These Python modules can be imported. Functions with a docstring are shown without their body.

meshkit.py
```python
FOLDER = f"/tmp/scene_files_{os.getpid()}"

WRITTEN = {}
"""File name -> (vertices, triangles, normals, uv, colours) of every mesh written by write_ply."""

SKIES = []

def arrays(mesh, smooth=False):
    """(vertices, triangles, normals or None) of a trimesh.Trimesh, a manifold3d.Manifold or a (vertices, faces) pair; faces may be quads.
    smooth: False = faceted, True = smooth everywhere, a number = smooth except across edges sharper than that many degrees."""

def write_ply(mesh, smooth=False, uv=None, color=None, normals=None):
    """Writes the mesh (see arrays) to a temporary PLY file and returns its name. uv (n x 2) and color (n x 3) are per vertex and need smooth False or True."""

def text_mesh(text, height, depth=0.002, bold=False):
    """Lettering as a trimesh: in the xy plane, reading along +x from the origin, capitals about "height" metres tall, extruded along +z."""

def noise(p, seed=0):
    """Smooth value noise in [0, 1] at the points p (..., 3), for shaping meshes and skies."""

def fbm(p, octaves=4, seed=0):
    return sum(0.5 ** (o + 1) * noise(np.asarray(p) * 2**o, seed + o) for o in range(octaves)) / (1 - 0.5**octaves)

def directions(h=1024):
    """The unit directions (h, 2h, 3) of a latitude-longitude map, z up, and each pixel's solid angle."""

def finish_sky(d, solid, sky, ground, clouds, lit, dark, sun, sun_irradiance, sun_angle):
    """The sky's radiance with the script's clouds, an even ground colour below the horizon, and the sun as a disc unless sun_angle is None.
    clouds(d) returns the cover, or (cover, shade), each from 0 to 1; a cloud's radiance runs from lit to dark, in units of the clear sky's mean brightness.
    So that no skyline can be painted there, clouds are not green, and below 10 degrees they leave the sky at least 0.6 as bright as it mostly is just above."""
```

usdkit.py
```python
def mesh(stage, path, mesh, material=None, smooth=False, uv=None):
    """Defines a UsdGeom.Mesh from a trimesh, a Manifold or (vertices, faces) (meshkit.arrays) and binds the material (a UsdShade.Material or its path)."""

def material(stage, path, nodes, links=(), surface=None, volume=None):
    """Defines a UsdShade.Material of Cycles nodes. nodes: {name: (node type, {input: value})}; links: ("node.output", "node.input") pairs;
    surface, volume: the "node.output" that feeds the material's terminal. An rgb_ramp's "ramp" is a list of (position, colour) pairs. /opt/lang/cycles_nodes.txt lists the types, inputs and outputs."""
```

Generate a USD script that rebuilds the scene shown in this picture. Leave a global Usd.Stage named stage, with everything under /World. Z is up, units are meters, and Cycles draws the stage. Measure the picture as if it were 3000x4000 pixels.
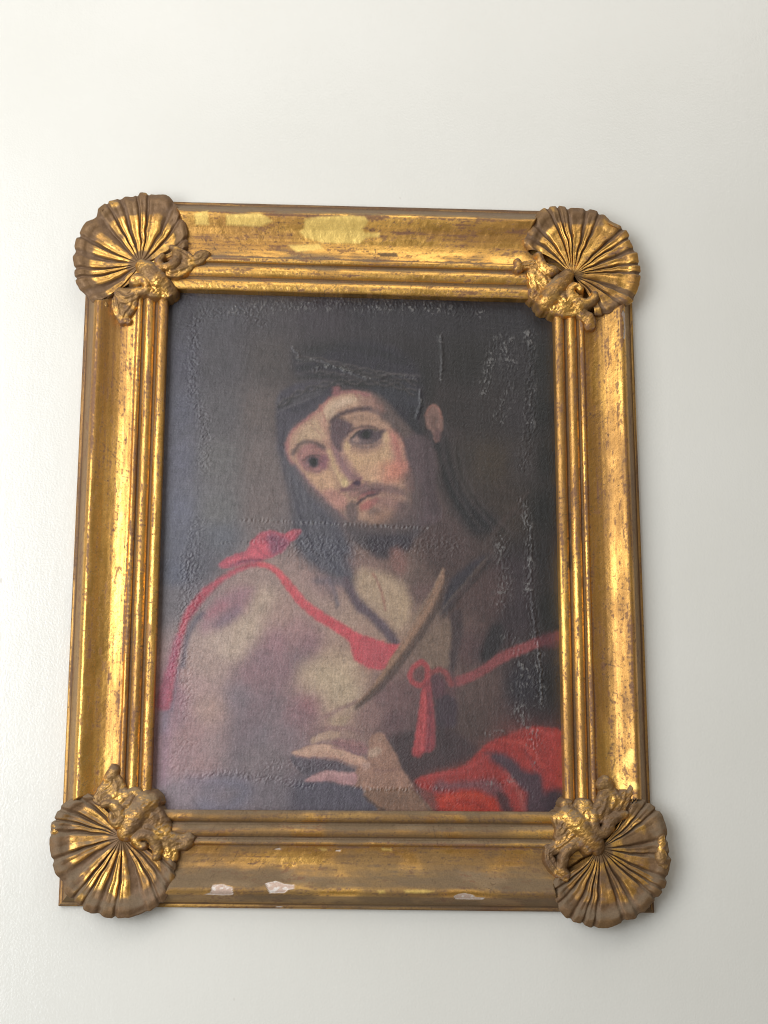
import math, numpy as np, usdkit
from scipy.ndimage import gaussian_filter
from meshkit import noise, fbm
from pxr import Usd, UsdGeom, UsdLux, UsdShade, Gf, Sdf, Vt

stage = Usd.Stage.CreateInMemory()
UsdGeom.SetStageUpAxis(stage, 'Z'); UsdGeom.SetStageMetersPerUnit(stage, 1.0)
UsdGeom.Xform.Define(stage, '/World'); UsdGeom.Scope.Define(stage, '/World/Looks')
MAT = usdkit.material

# ------------------------------------------------------------------ camera
cam = UsdGeom.Camera.Define(stage, '/World/camera')
cam.CreateHorizontalApertureAttr(36.0); cam.CreateFocalLengthAttr(70.1600)
cam.CreateClippingRangeAttr(Gf.Vec2f(0.05, 100))
cam.AddTransformOp().Set(Gf.Matrix4d(0.9985259, -0.0541350, 0.0039355, 0.0000000, -0.0152445, -0.2101201, 0.9775567, 0.0000000, -0.0520931, -0.9761757, -0.2106356, 0.0000000, -0.0584221, -1.5581668, -0.3040847, 1.0000000))
cam.CreateExposureAttr(0.0)

# ------------------------------------------------------------------ light: daylight from a tall window on the left, pale room behind the viewer
def rect_light(name, pos, target, w, h, radiance, color):
    L = UsdLux.RectLight.Define(stage, '/World/' + name)
    L.CreateWidthAttr(w); L.CreateHeightAttr(h); L.CreateIntensityAttr(radiance); L.CreateColorAttr(Gf.Vec3f(*color)); L.CreateNormalizeAttr(False)
    p, t = np.array(pos, float), np.array(target, float)
    b = p - t; b /= np.linalg.norm(b); r = np.cross([0, 0, 1.], b); r /= np.linalg.norm(r); u = np.cross(b, r)
    L.AddTransformOp().Set(Gf.Matrix4d(*r, 0, *u, 0, *b, 0, *p, 1))
rect_light('window_light', (-1.0, -1.15, 0.16), (0.1, 0, 0.05), 0.8, 1.6, 4.05, (1.0, 0.99, 0.97))
rect_light('ceiling_bounce_light', (0.3, -1.3, 2.0), (0.3, 0, 0.2), 1.8, 1.6, 1.75, (1.0, 0.975, 0.93))
rect_light('far_window_light', (-2.25, -3.0, -0.2), (-2.25, 0, -0.2), 2.4, 2.6, 2.0, (0.76, 0.89, 1.0))
rect_light('bright_pane_light', (-1.28, -2.95, 0.22), (-1.28, 0, 0.22), 0.5, 0.6, 6.0, (1.0, 1.0, 1.0))
MAT(stage, '/World/Looks/room_air', {'b': ('background_shader', {'color': (1.0, 0.935, 0.82), 'strength': 0.21})}, surface='b.background')
dome = UsdLux.DomeLight.Define(stage, '/World/room_light')
UsdShade.MaterialBindingAPI.Apply(dome.GetPrim()).Bind(UsdShade.Material.Get(stage, '/World/Looks/room_air'))

# ------------------------------------------------------------------ helpers
def data(prim, **kw):
    for k, v in kw.items(): prim.SetCustomDataByKey(k, v)
    return prim
def define(path, v, f, mat, col=None, surf=None, normals=None):
    """One Mesh prim; v n x 3 metres, f faces (3 or 4 corners), col and surf per-vertex primvars."""
    m = UsdGeom.Mesh.Define(stage, path)
    v = np.asarray(v); f = np.asarray(f)
    m.CreatePointsAttr(Vt.Vec3fArray.FromNumpy(v.astype(np.float32)))
    m.CreateFaceVertexCountsAttr(Vt.IntArray.FromNumpy(np.full(len(f), f.shape[1], np.int32)))
    m.CreateFaceVertexIndicesAttr(Vt.IntArray.FromNumpy(f.astype(np.int32).ravel()))
    m.CreateSubdivisionSchemeAttr('none')
    if normals is not None:
        m.CreateNormalsAttr(Vt.Vec3fArray.FromNumpy(normals.astype(np.float32))); m.SetNormalsInterpolation('vertex')
    api = UsdGeom.PrimvarsAPI(m)
    for n, a in (('paint', col), ('finish', surf)):
        if a is not None:
            api.CreatePrimvar(n, Sdf.ValueTypeNames.Color3fArray, 'vertex').Set(Vt.Vec3fArray.FromNumpy(np.asarray(a, np.float32)))
    UsdShade.MaterialBindingAPI.Apply(m.GetPrim()).Bind(mat)
    return m
def vnormals(v, f):
    n = np.zeros_like(v)
    fs = [f] if f.shape[1] == 3 else [f[:, [0, 1, 2]], f[:, [0, 2, 3]]]
    for t in fs:
        c = np.cross(v[t[:, 1]] - v[t[:, 0]], v[t[:, 2]] - v[t[:, 0]])
        for k in range(3): np.add.at(n, t[:, k], c)
    return n / np.maximum(np.linalg.norm(n, axis=1, keepdims=True), 1e-20)
def gridfaces(a, b):
    i = np.arange(a * b).reshape(a, b)
    return np.stack([i[:-1, :-1], i[1:, :-1], i[1:, 1:], i[:-1, 1:]], -1).reshape(-1, 4)
def sm(x, a, b):
    t = np.clip((x - a) / (b - a), 0, 1); return t * t * (3 - 2 * t)
def spline(pts, closed, k=6):
    p = np.asarray(pts, float); n = len(p)
    if closed: q = np.vstack([p[-1:], p, p[:2]])
    else: q = np.vstack([2 * p[:1] - p[1:2], p, 2 * p[-1:] - p[-2:-1]])
    t = np.linspace(0, 1, k, endpoint=False)[:, None]; out = []
    for i in range(1, len(q) - 2):
        a, b, c, d = q[i - 1], q[i], q[i + 1], q[i + 2]
        out.append(0.5 * (2 * b + (c - a) * t + (2 * a - 5 * b + 4 * c - d) * t ** 2 + (3 * b - 3 * c + d - a) * t ** 3))
    out = np.vstack(out)
    return out if closed else np.vstack([out, p[-1:]])
def seg_dist(x, z, poly, closed):
    """Distance to a polyline, and inside flag when closed."""
    d2 = np.full(x.shape, 1e18); ins = np.zeros(x.shape, bool)
    n = len(poly)
    for i in range(n if closed else n - 1):
        ax, az = poly[i][:2]; bx, bz = poly[(i + 1) % n][:2]
        ex, ez = bx - ax, bz - az; L = ex * ex + ez * ez + 1e-12
        t = np.clip(((x - ax) * ex + (z - az) * ez) / L, 0, 1)
        d2 = np.minimum(d2, (x - ax - t * ex) ** 2 + (z - az - t * ez) ** 2)
        if closed and az != bz:
            ins ^= ((az > z) != (bz > z)) & (x < ex * (z - az) / (bz - az) + ax)
    return np.sqrt(d2), ins
def lerp(a, b, t): return a + (b - a) * t
def lay(col, c, a):
    a = np.asarray(a)[..., None]; return col * (1 - a) + np.asarray(c) * a

# ------------------------------------------------------------------ materials
NB = {'geo': ('geometry', {})}
wall_mat = MAT(stage, '/World/Looks/wall_paint', {**NB,
    'n1': ('noise_texture', {'scale': 420.0, 'detail': 3.0, 'roughness': 0.6}),
    'n2': ('noise_texture', {'scale': 6.0, 'detail': 4.0}),
    'n3': ('noise_texture', {'scale': 60.0, 'detail': 2.0}),
    'ramp': ('rgb_ramp', {'ramp': [(0.3, (0.825, 0.808, 0.755)), (0.7, (0.85, 0.834, 0.785))]}),
    'mp': ('mapping', {'scale': (90.0, 90.0, 14.0)}), 'n4': ('noise_texture', {'scale': 1.0, 'detail': 3.0}),
    'n5': ('noise_texture', {'scale': 55.0, 'detail': 1.0}), 'pit': ('map_range', {'from_min': 0.80, 'from_max': 0.85, 'to_min': 0.0, 'to_max': 1.0, 'clamp': True}),
    'pa': ('math', {'math_type': 'multiply_add', 'value2': 1.0}), 'pb': ('math', {'math_type': 'multiply_add', 'value2': 0.5}),
    'dirt': ('mix', {'color2': (0.42, 0.38, 0.32)}), 'df': ('math', {'math_type': 'multiply', 'value2': 0.5}),
    'add': ('math', {'math_type': 'multiply_add', 'value2': 0.55}),
    'bump': ('bump', {'strength': 0.24, 'distance': 0.0009}),
    'r': ('map_range', {'from_min': 0.3, 'from_max': 0.7, 'to_min': 0.09, 'to_max': 0.15}),
    'p': ('principled_bsdf', {'specular_ior_level': 0.5})},
    [('geo.position', 'n1.vector'), ('geo.position', 'n2.vector'), ('geo.position', 'n3.vector'), ('n2.fac', 'ramp.fac'), ('n3.fac', 'add.value1'), ('n1.fac', 'add.value3'),
     ('geo.position', 'mp.vector'), ('mp.vector', 'n4.vector'), ('geo.position', 'n5.vector'), ('n5.fac', 'pit.value'), ('pit.result', 'pa.value1'), ('n4.fac', 'pb.value1'), ('add.value', 'pb.value3'), ('pb.value', 'pa.value3'), ('pa.value', 'bump.height'), ('n2.fac', 'r.value'), ('pit.result', 'df.value1'), ('df.value', 'dirt.fac'), ('ramp.color', 'dirt.color1'), ('dirt.color', 'p.base_color'), ('r.result', 'p.roughness'), ('bump.normal', 'p.normal')], surface='p.BSDF')

def painted(name, grain, bump, dist, speck):
    """Reads the per-vertex colour and finish (roughness, metallic) and adds fine grain."""
    return MAT(stage, '/World/Looks/' + name, {**NB,
        'c': ('attribute', {'attribute': 'paint'}), 's': ('attribute', {'attribute': 'finish'}), 'sx': ('separate_xyz', {}),
        'n': ('noise_texture', {'scale': grain, 'detail': 5.0, 'roughness': 0.65}),
        'n2': ('noise_texture', {'scale': grain * 0.22, 'detail': 3.0, 'roughness': 0.6}),
        'v': ('map_range', {'from_min': 0.25, 'from_max': 0.75, 'to_min': 1 - speck, 'to_max': 1 + speck * 0.7}),
        'vm': ('vector_math', {'math_type': 'scale'}),
        'h': ('math', {'math_type': 'multiply_add', 'value2': 1.2}),
        'rr': ('math', {'math_type': 'multiply_add', 'value2': 0.16}),
        'ro': ('math', {'math_type': 'add', 'value2': -0.08}),
        'b': ('bump', {'strength': bump, 'distance': dist}),
        'p': ('principled_bsdf', {'specular_ior_level': 0.4})},
        [('c.color', 'vm.vector1'), ('geo.position', 'n.vector'), ('geo.position', 'n2.vector'), ('n.fac', 'v.value'), ('v.result', 'vm.scale'), ('vm.vector', 'p.base_color'),
         ('s.vector', 'sx.vector'), ('n2.fac', 'rr.value1'), ('sx.x', 'rr.value3'), ('rr.value', 'ro.value1'), ('ro.value', 'p.roughness'), ('sx.y', 'p.metallic'),
         ('n2.fac', 'h.value1'), ('n.fac', 'h.value3'), ('h.value', 'b.height'), ('b.normal', 'p.normal')], surface='p.BSDF')
gilt_mat = painted('antique_gilding', 700.0, 0.35, 0.0008, 0.22)
canvas_mat = MAT(stage, '/World/Looks/oil_paint_on_canvas', {**NB,
    'c': ('attribute', {'attribute': 'paint'}),
    'w1': ('wave_texture', {'wave_type': 'bands', 'bands_direction': 'x', 'scale': 330.0, 'distortion': 2.5, 'detail': 2.0, 'detail_scale': 1.5}),
    'w2': ('wave_texture', {'wave_type': 'bands', 'bands_direction': 'z', 'scale': 330.0, 'distortion': 2.5, 'detail': 2.0, 'detail_scale': 1.5}),
    'mx': ('math', {'math_type': 'maximum'}),
    'n': ('noise_texture', {'scale': 520.0, 'detail': 4.0, 'roughness': 0.7}),
    'h': ('math', {'math_type': 'multiply_add', 'value2': 0.5}),
    'v': ('map_range', {'from_min': 0.2, 'from_max': 0.8, 'to_min': 0.78, 'to_max': 1.22}),
    'vm': ('vector_math', {'math_type': 'scale'}),
    'b': ('bump', {'strength': 0.32, 'distance': 0.0006}),
    'p': ('principled_bsdf', {'roughness': 0.7, 'specular_ior_level': 0.08, 'coat_weight': 1.0, 'coat_roughness': 0.37, 'coat_ior': 1.62})},
    [('c.color', 'vm.vector1'), ('geo.position', 'w1.vector'), ('geo.position', 'w2.vector'), ('geo.position', 'n.vector'), ('w1.fac', 'mx.value1'), ('w2.fac', 'mx.value2'), ('mx.value', 'h.value1'),
     ('n.fac', 'h.value3'), ('n.fac', 'v.value'), ('v.result', 'vm.scale'), ('vm.vector', 'p.base_color'), ('h.value', 'b.height'), ('b.normal', 'p.normal'), ('b.normal', 'p.coat_normal')], surface='p.BSDF')

# ------------------------------------------------------------------ wall
def box_mesh(x0, x1, y0, y1, z0, z1):
    v = np.array([(x, y, z) for x in (x0, x1) for y in (y0, y1) for z in (z0, z1)], float)
    return v, np.array([(0, 1, 3, 2), (4, 6, 7, 5), (0, 4, 5, 1), (2, 3, 7, 6), (0, 2, 6, 4), (1, 5, 7, 3)])
wv, wf = box_mesh(-1.5, 2.0, 0.0, 0.12, -1.4, 1.6)
w = define('/World/wall', wv, wf, wall_mat)
data(w.GetPrim(), kind='structure', label='smooth off-white painted plaster wall behind the gilded frame', category='wall')

# ------------------------------------------------------------------ gilded frame: rails
OUTER = [(-301.2, 377.3), (298.0, 377.8), (300.6, -380.8), (-298.3, -374.9)]
INNER = [(-210.2, 270.2), (208.4, 267.8), (208.7, -280.8), (-209.3, -280.4)]
BASE = [(-205.0, 251.6, (0.024, 0.02, 0.03)),
 (-154.4, 252.8, (0.049, 0.044, 0.053)),
 (-101.0, 254.0, (0.045, 0.037, 0.042)),
 (-47.3, 255.3, (0.035, 0.027, 0.034)),
 (6.5, 256.5, (0.023, 0.019, 0.025)),
 (60.6, 257.8, (0.021, 0.018, 0.023)),
 (114.8, 259.1, (0.017, 0.014, 0.018)),
 (169.3, 260.4, (0.019, 0.017, 0.022)),
 (204.8, 261.2, (0.011, 0.01, 0.013)),
 (-202.9, 190.1, (0.048, 0.044, 0.064)),
 (-152.8, 191.2, (0.052, 0.045, 0.052)),
 (-99.7, 192.3, (0.052, 0.04, 0.039)),
 (-46.5, 193.4, (0.024, 0.02, 0.024)),
 (6.9, 194.6, (0.019, 0.015, 0.018)),
 (60.5, 195.7, (0.014, 0.011, 0.013)),
 (114.3, 196.9, (0.01, 0.008, 0.008)),
 (168.3, 198.0, (0.021, 0.017, 0.02)),
 (203.6, 198.8, (0.006, 0.006, 0.006)),
 (-201.1, 135.0, (0.074, 0.072, 0.1)),
 (-151.3, 136.0, (0.071, 0.062, 0.068)),
 (-106.5, 136.9, (0.093, 0.069, 0.064)),
 (100.5, 140.9, (0.02, 0.014, 0.014)),
 (140.7, 141.7, (0.022, 0.016, 0.016)),
 (167.5, 142.2, (0.027, 0.021, 0.024)),
 (202.5, 142.9, (0.006, 0.006, 0.006)),
 (-199.3, 80.8, (0.083, 0.08, 0.112)),
 (-149.8, 81.6, (0.102, 0.092, 0.093)),
 (-105.4, 82.4, (0.119, 0.09, 0.085)),
 (100.2, 86.0, (0.029, 0.021, 0.018)),
 (140.1, 86.7, (0.042, 0.028, 0.019)),
 (174.7, 87.3, (0.036, 0.027, 0.027)),
 (201.4, 87.8, (0.006, 0.006, 0.006)),
 (-197.5, 27.3, (0.089, 0.089, 0.124)),
 (-148.4, 28.0, (0.111, 0.103, 0.105)),
 (-104.3, 28.7, (0.133, 0.099, 0.094)),
 (-78.0, 13.2, (0.133, 0.102, 0.103)),
 (126.2, 32.3, (0.035, 0.024, 0.021)),
 (152.7, 32.7, (0.039, 0.026, 0.021)),
 (200.4, 33.5, (0.006, 0.006, 0.006)),
 (-196.5, -4.5, (0.084, 0.084, 0.113)),
 (-147.7, 1.5, (0.09, 0.09, 0.108)),
 (-195.3, -38.6, (0.07, 0.072, 0.103)),
 (-172.6, -27.8, (0.073, 0.068, 0.087)),
 (-194.4, -64.6, (0.111, 0.094, 0.106)),
 (165.1, -20.5, (0.022, 0.016, 0.017)),
 (199.3, -20.1, (0.009, 0.007, 0.008)),
 (161.7, -73.3, (0.014, 0.01, 0.012)),
 (200.9, -72.8, (0.006, 0.006, 0.006)),
 (170.9, -150.9, (0.021, 0.017, 0.024)),
 (199.4, -150.6, (0.01, 0.008, 0.009)),
 (-100.1, -47.8, (0.273, 0.184, 0.161)),
 (-120.1, -71.4, (0.267, 0.151, 0.145)),
 (-107.4, -68.7, (0.327, 0.223, 0.182)),
 (-119.6, -94.7, (0.389, 0.281, 0.217)),
 (-139.5, -112.9, (0.391, 0.282, 0.233)),
 (-156.6, -136.1, (0.344, 0.233, 0.201)),
 (-81.6, -76.2, (0.331, 0.211, 0.182)),
 (-65.8, -96.7, (0.29, 0.165, 0.163)),
 (-86.0, -112.4, (0.251, 0.134, 0.15)),
 (-55.4, -109.5, (0.26, 0.141, 0.15)),
 (-168.8, -154.0, (0.324, 0.204, 0.193)),
 (-155.4, -179.1, (0.35, 0.221, 0.19)),
 (-174.8, -204.3, (0.288, 0.166, 0.164)),
 (-184.0, -229.3, (0.289, 0.172, 0.181)),
 (-163.6, -241.5, (0.297, 0.178, 0.176)),
 (-141.8, -216.6, (0.27, 0.178, 0.176)),
 (-123.0, -166.2, (0.186, 0.136, 0.154)),
 (-110.8, -143.3, (0.227, 0.128, 0.143)),
 (-98.4, -127.9, (0.211, 0.126, 0.143)),
 (-80.5, -135.3, (0.247, 0.136, 0.149)),
 (-65.3, -127.5, (0.182, 0.12, 0.126)),
 (-54.9, -142.8, (0.335, 0.222, 0.175)),
 (-34.5, -142.6, (0.396, 0.287, 0.199)),
 (-19.1, -152.6, (0.428, 0.314, 0.22)),
 (-13.8, -165.3, (0.41, 0.299, 0.215)),
 (-29.5, -129.7, (0.37, 0.249, 0.18)),
 (-3.8, -142.3, (0.349, 0.217, 0.165)),
 (-49.4, -173.2, (0.255, 0.132, 0.144)),
 (-64.4, -183.4, (0.212, 0.119, 0.132)),
 (-92.3, -178.6, (0.189, 0.135, 0.149)),
 (-104.4, -203.8, (0.164, 0.126, 0.143)),
 (-79.2, -203.6, (0.182, 0.129, 0.142)),
 (-116.4, -228.8, (0.169, 0.126, 0.134)),
 (-91.3, -228.7, (0.152, 0.115, 0.123)),
 (-23.8, -183.1, (0.316, 0.195, 0.156)),
 (9.2, -182.8, (0.226, 0.129, 0.119)),
 (21.9, -165.0, (0.151, 0.084, 0.085)),
 (34.7, -190.2, (0.109, 0.059, 0.064)),
 (47.4, -164.7, (0.125, 0.066, 0.067)),
 (-50.8, -68.0, (0.289, 0.191, 0.163)),
 (-30.1, -75.6, (0.306, 0.206, 0.172)),
 (-14.6, -88.3, (0.333, 0.225, 0.176)),
 (-4.1, -103.7, (0.312, 0.193, 0.155)),
 (-35.6, -49.5, (0.246, 0.154, 0.148)),
 (13.6, -56.8, (0.336, 0.231, 0.17)),
 (31.8, -61.8, (0.342, 0.242, 0.175)),
 (44.7, -72.1, (0.322, 0.219, 0.152)),
 (37.0, -87.8, (0.286, 0.181, 0.136)),
 (8.3, -35.9, (0.196, 0.12, 0.1)),
 (34.3, -30.2, (0.148, 0.086, 0.074)),
 (60.3, -48.3, (0.101, 0.062, 0.055)),
 (78.3, -105.4, (0.151, 0.098, 0.075)),
 (73.2, -92.5, (0.165, 0.107, 0.085)),
 (111.9, -112.8, (0.08, 0.043, 0.044)),
 (99.3, -60.9, (0.072, 0.04, 0.038)),
 (138.4, -60.5, (0.061, 0.033, 0.032)),
 (124.5, -151.3, (0.093, 0.055, 0.049)),
 (111.3, -189.6, (0.067, 0.04, 0.036)),
 (73.0, -164.5, (0.099, 0.054, 0.055)),
 (85.6, -215.0, (0.045, 0.026, 0.026)),
 (47.5, -215.2, (0.055, 0.035, 0.037)),
 (125.7, -21.1, (0.051, 0.032, 0.03)),
 (94.3, -26.8, (0.054, 0.032, 0.029)),
 (-187.7, -266.3, (0.217, 0.164, 0.189)),
 (-152.9, -266.1, (0.168, 0.133, 0.16)),
 (-123.2, -258.6, (0.146, 0.114, 0.13)),
 (-90.6, -263.3, (0.132, 0.105, 0.121)),
 (-53.0, -268.1, (0.065, 0.054, 0.076)),
 (-190.2, -192.0, (0.257, 0.147, 0.171)),
 (-191.0, -166.8, (0.256, 0.128, 0.159)),
 (98.1, -252.4, (0.18, 0.032, 0.024)),
 (161.9, -239.5, (0.234, 0.034, 0.03)),
 (-5.2, 30.3, (0.114, 0.078, 0.079)),
 (20.8, 84.6, (0.299, 0.174, 0.131)),
 (-31.9, 83.7, (0.284, 0.163, 0.138)),
 (73.7, 112.9, (0.041, 0.028, 0.031)),
 (33.8, 139.6, (0.047, 0.034, 0.039)),
 (-58.4, 96.8, (0.074, 0.064, 0.078)),
 (21.1, 4.0, (0.057, 0.044, 0.049))]
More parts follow.
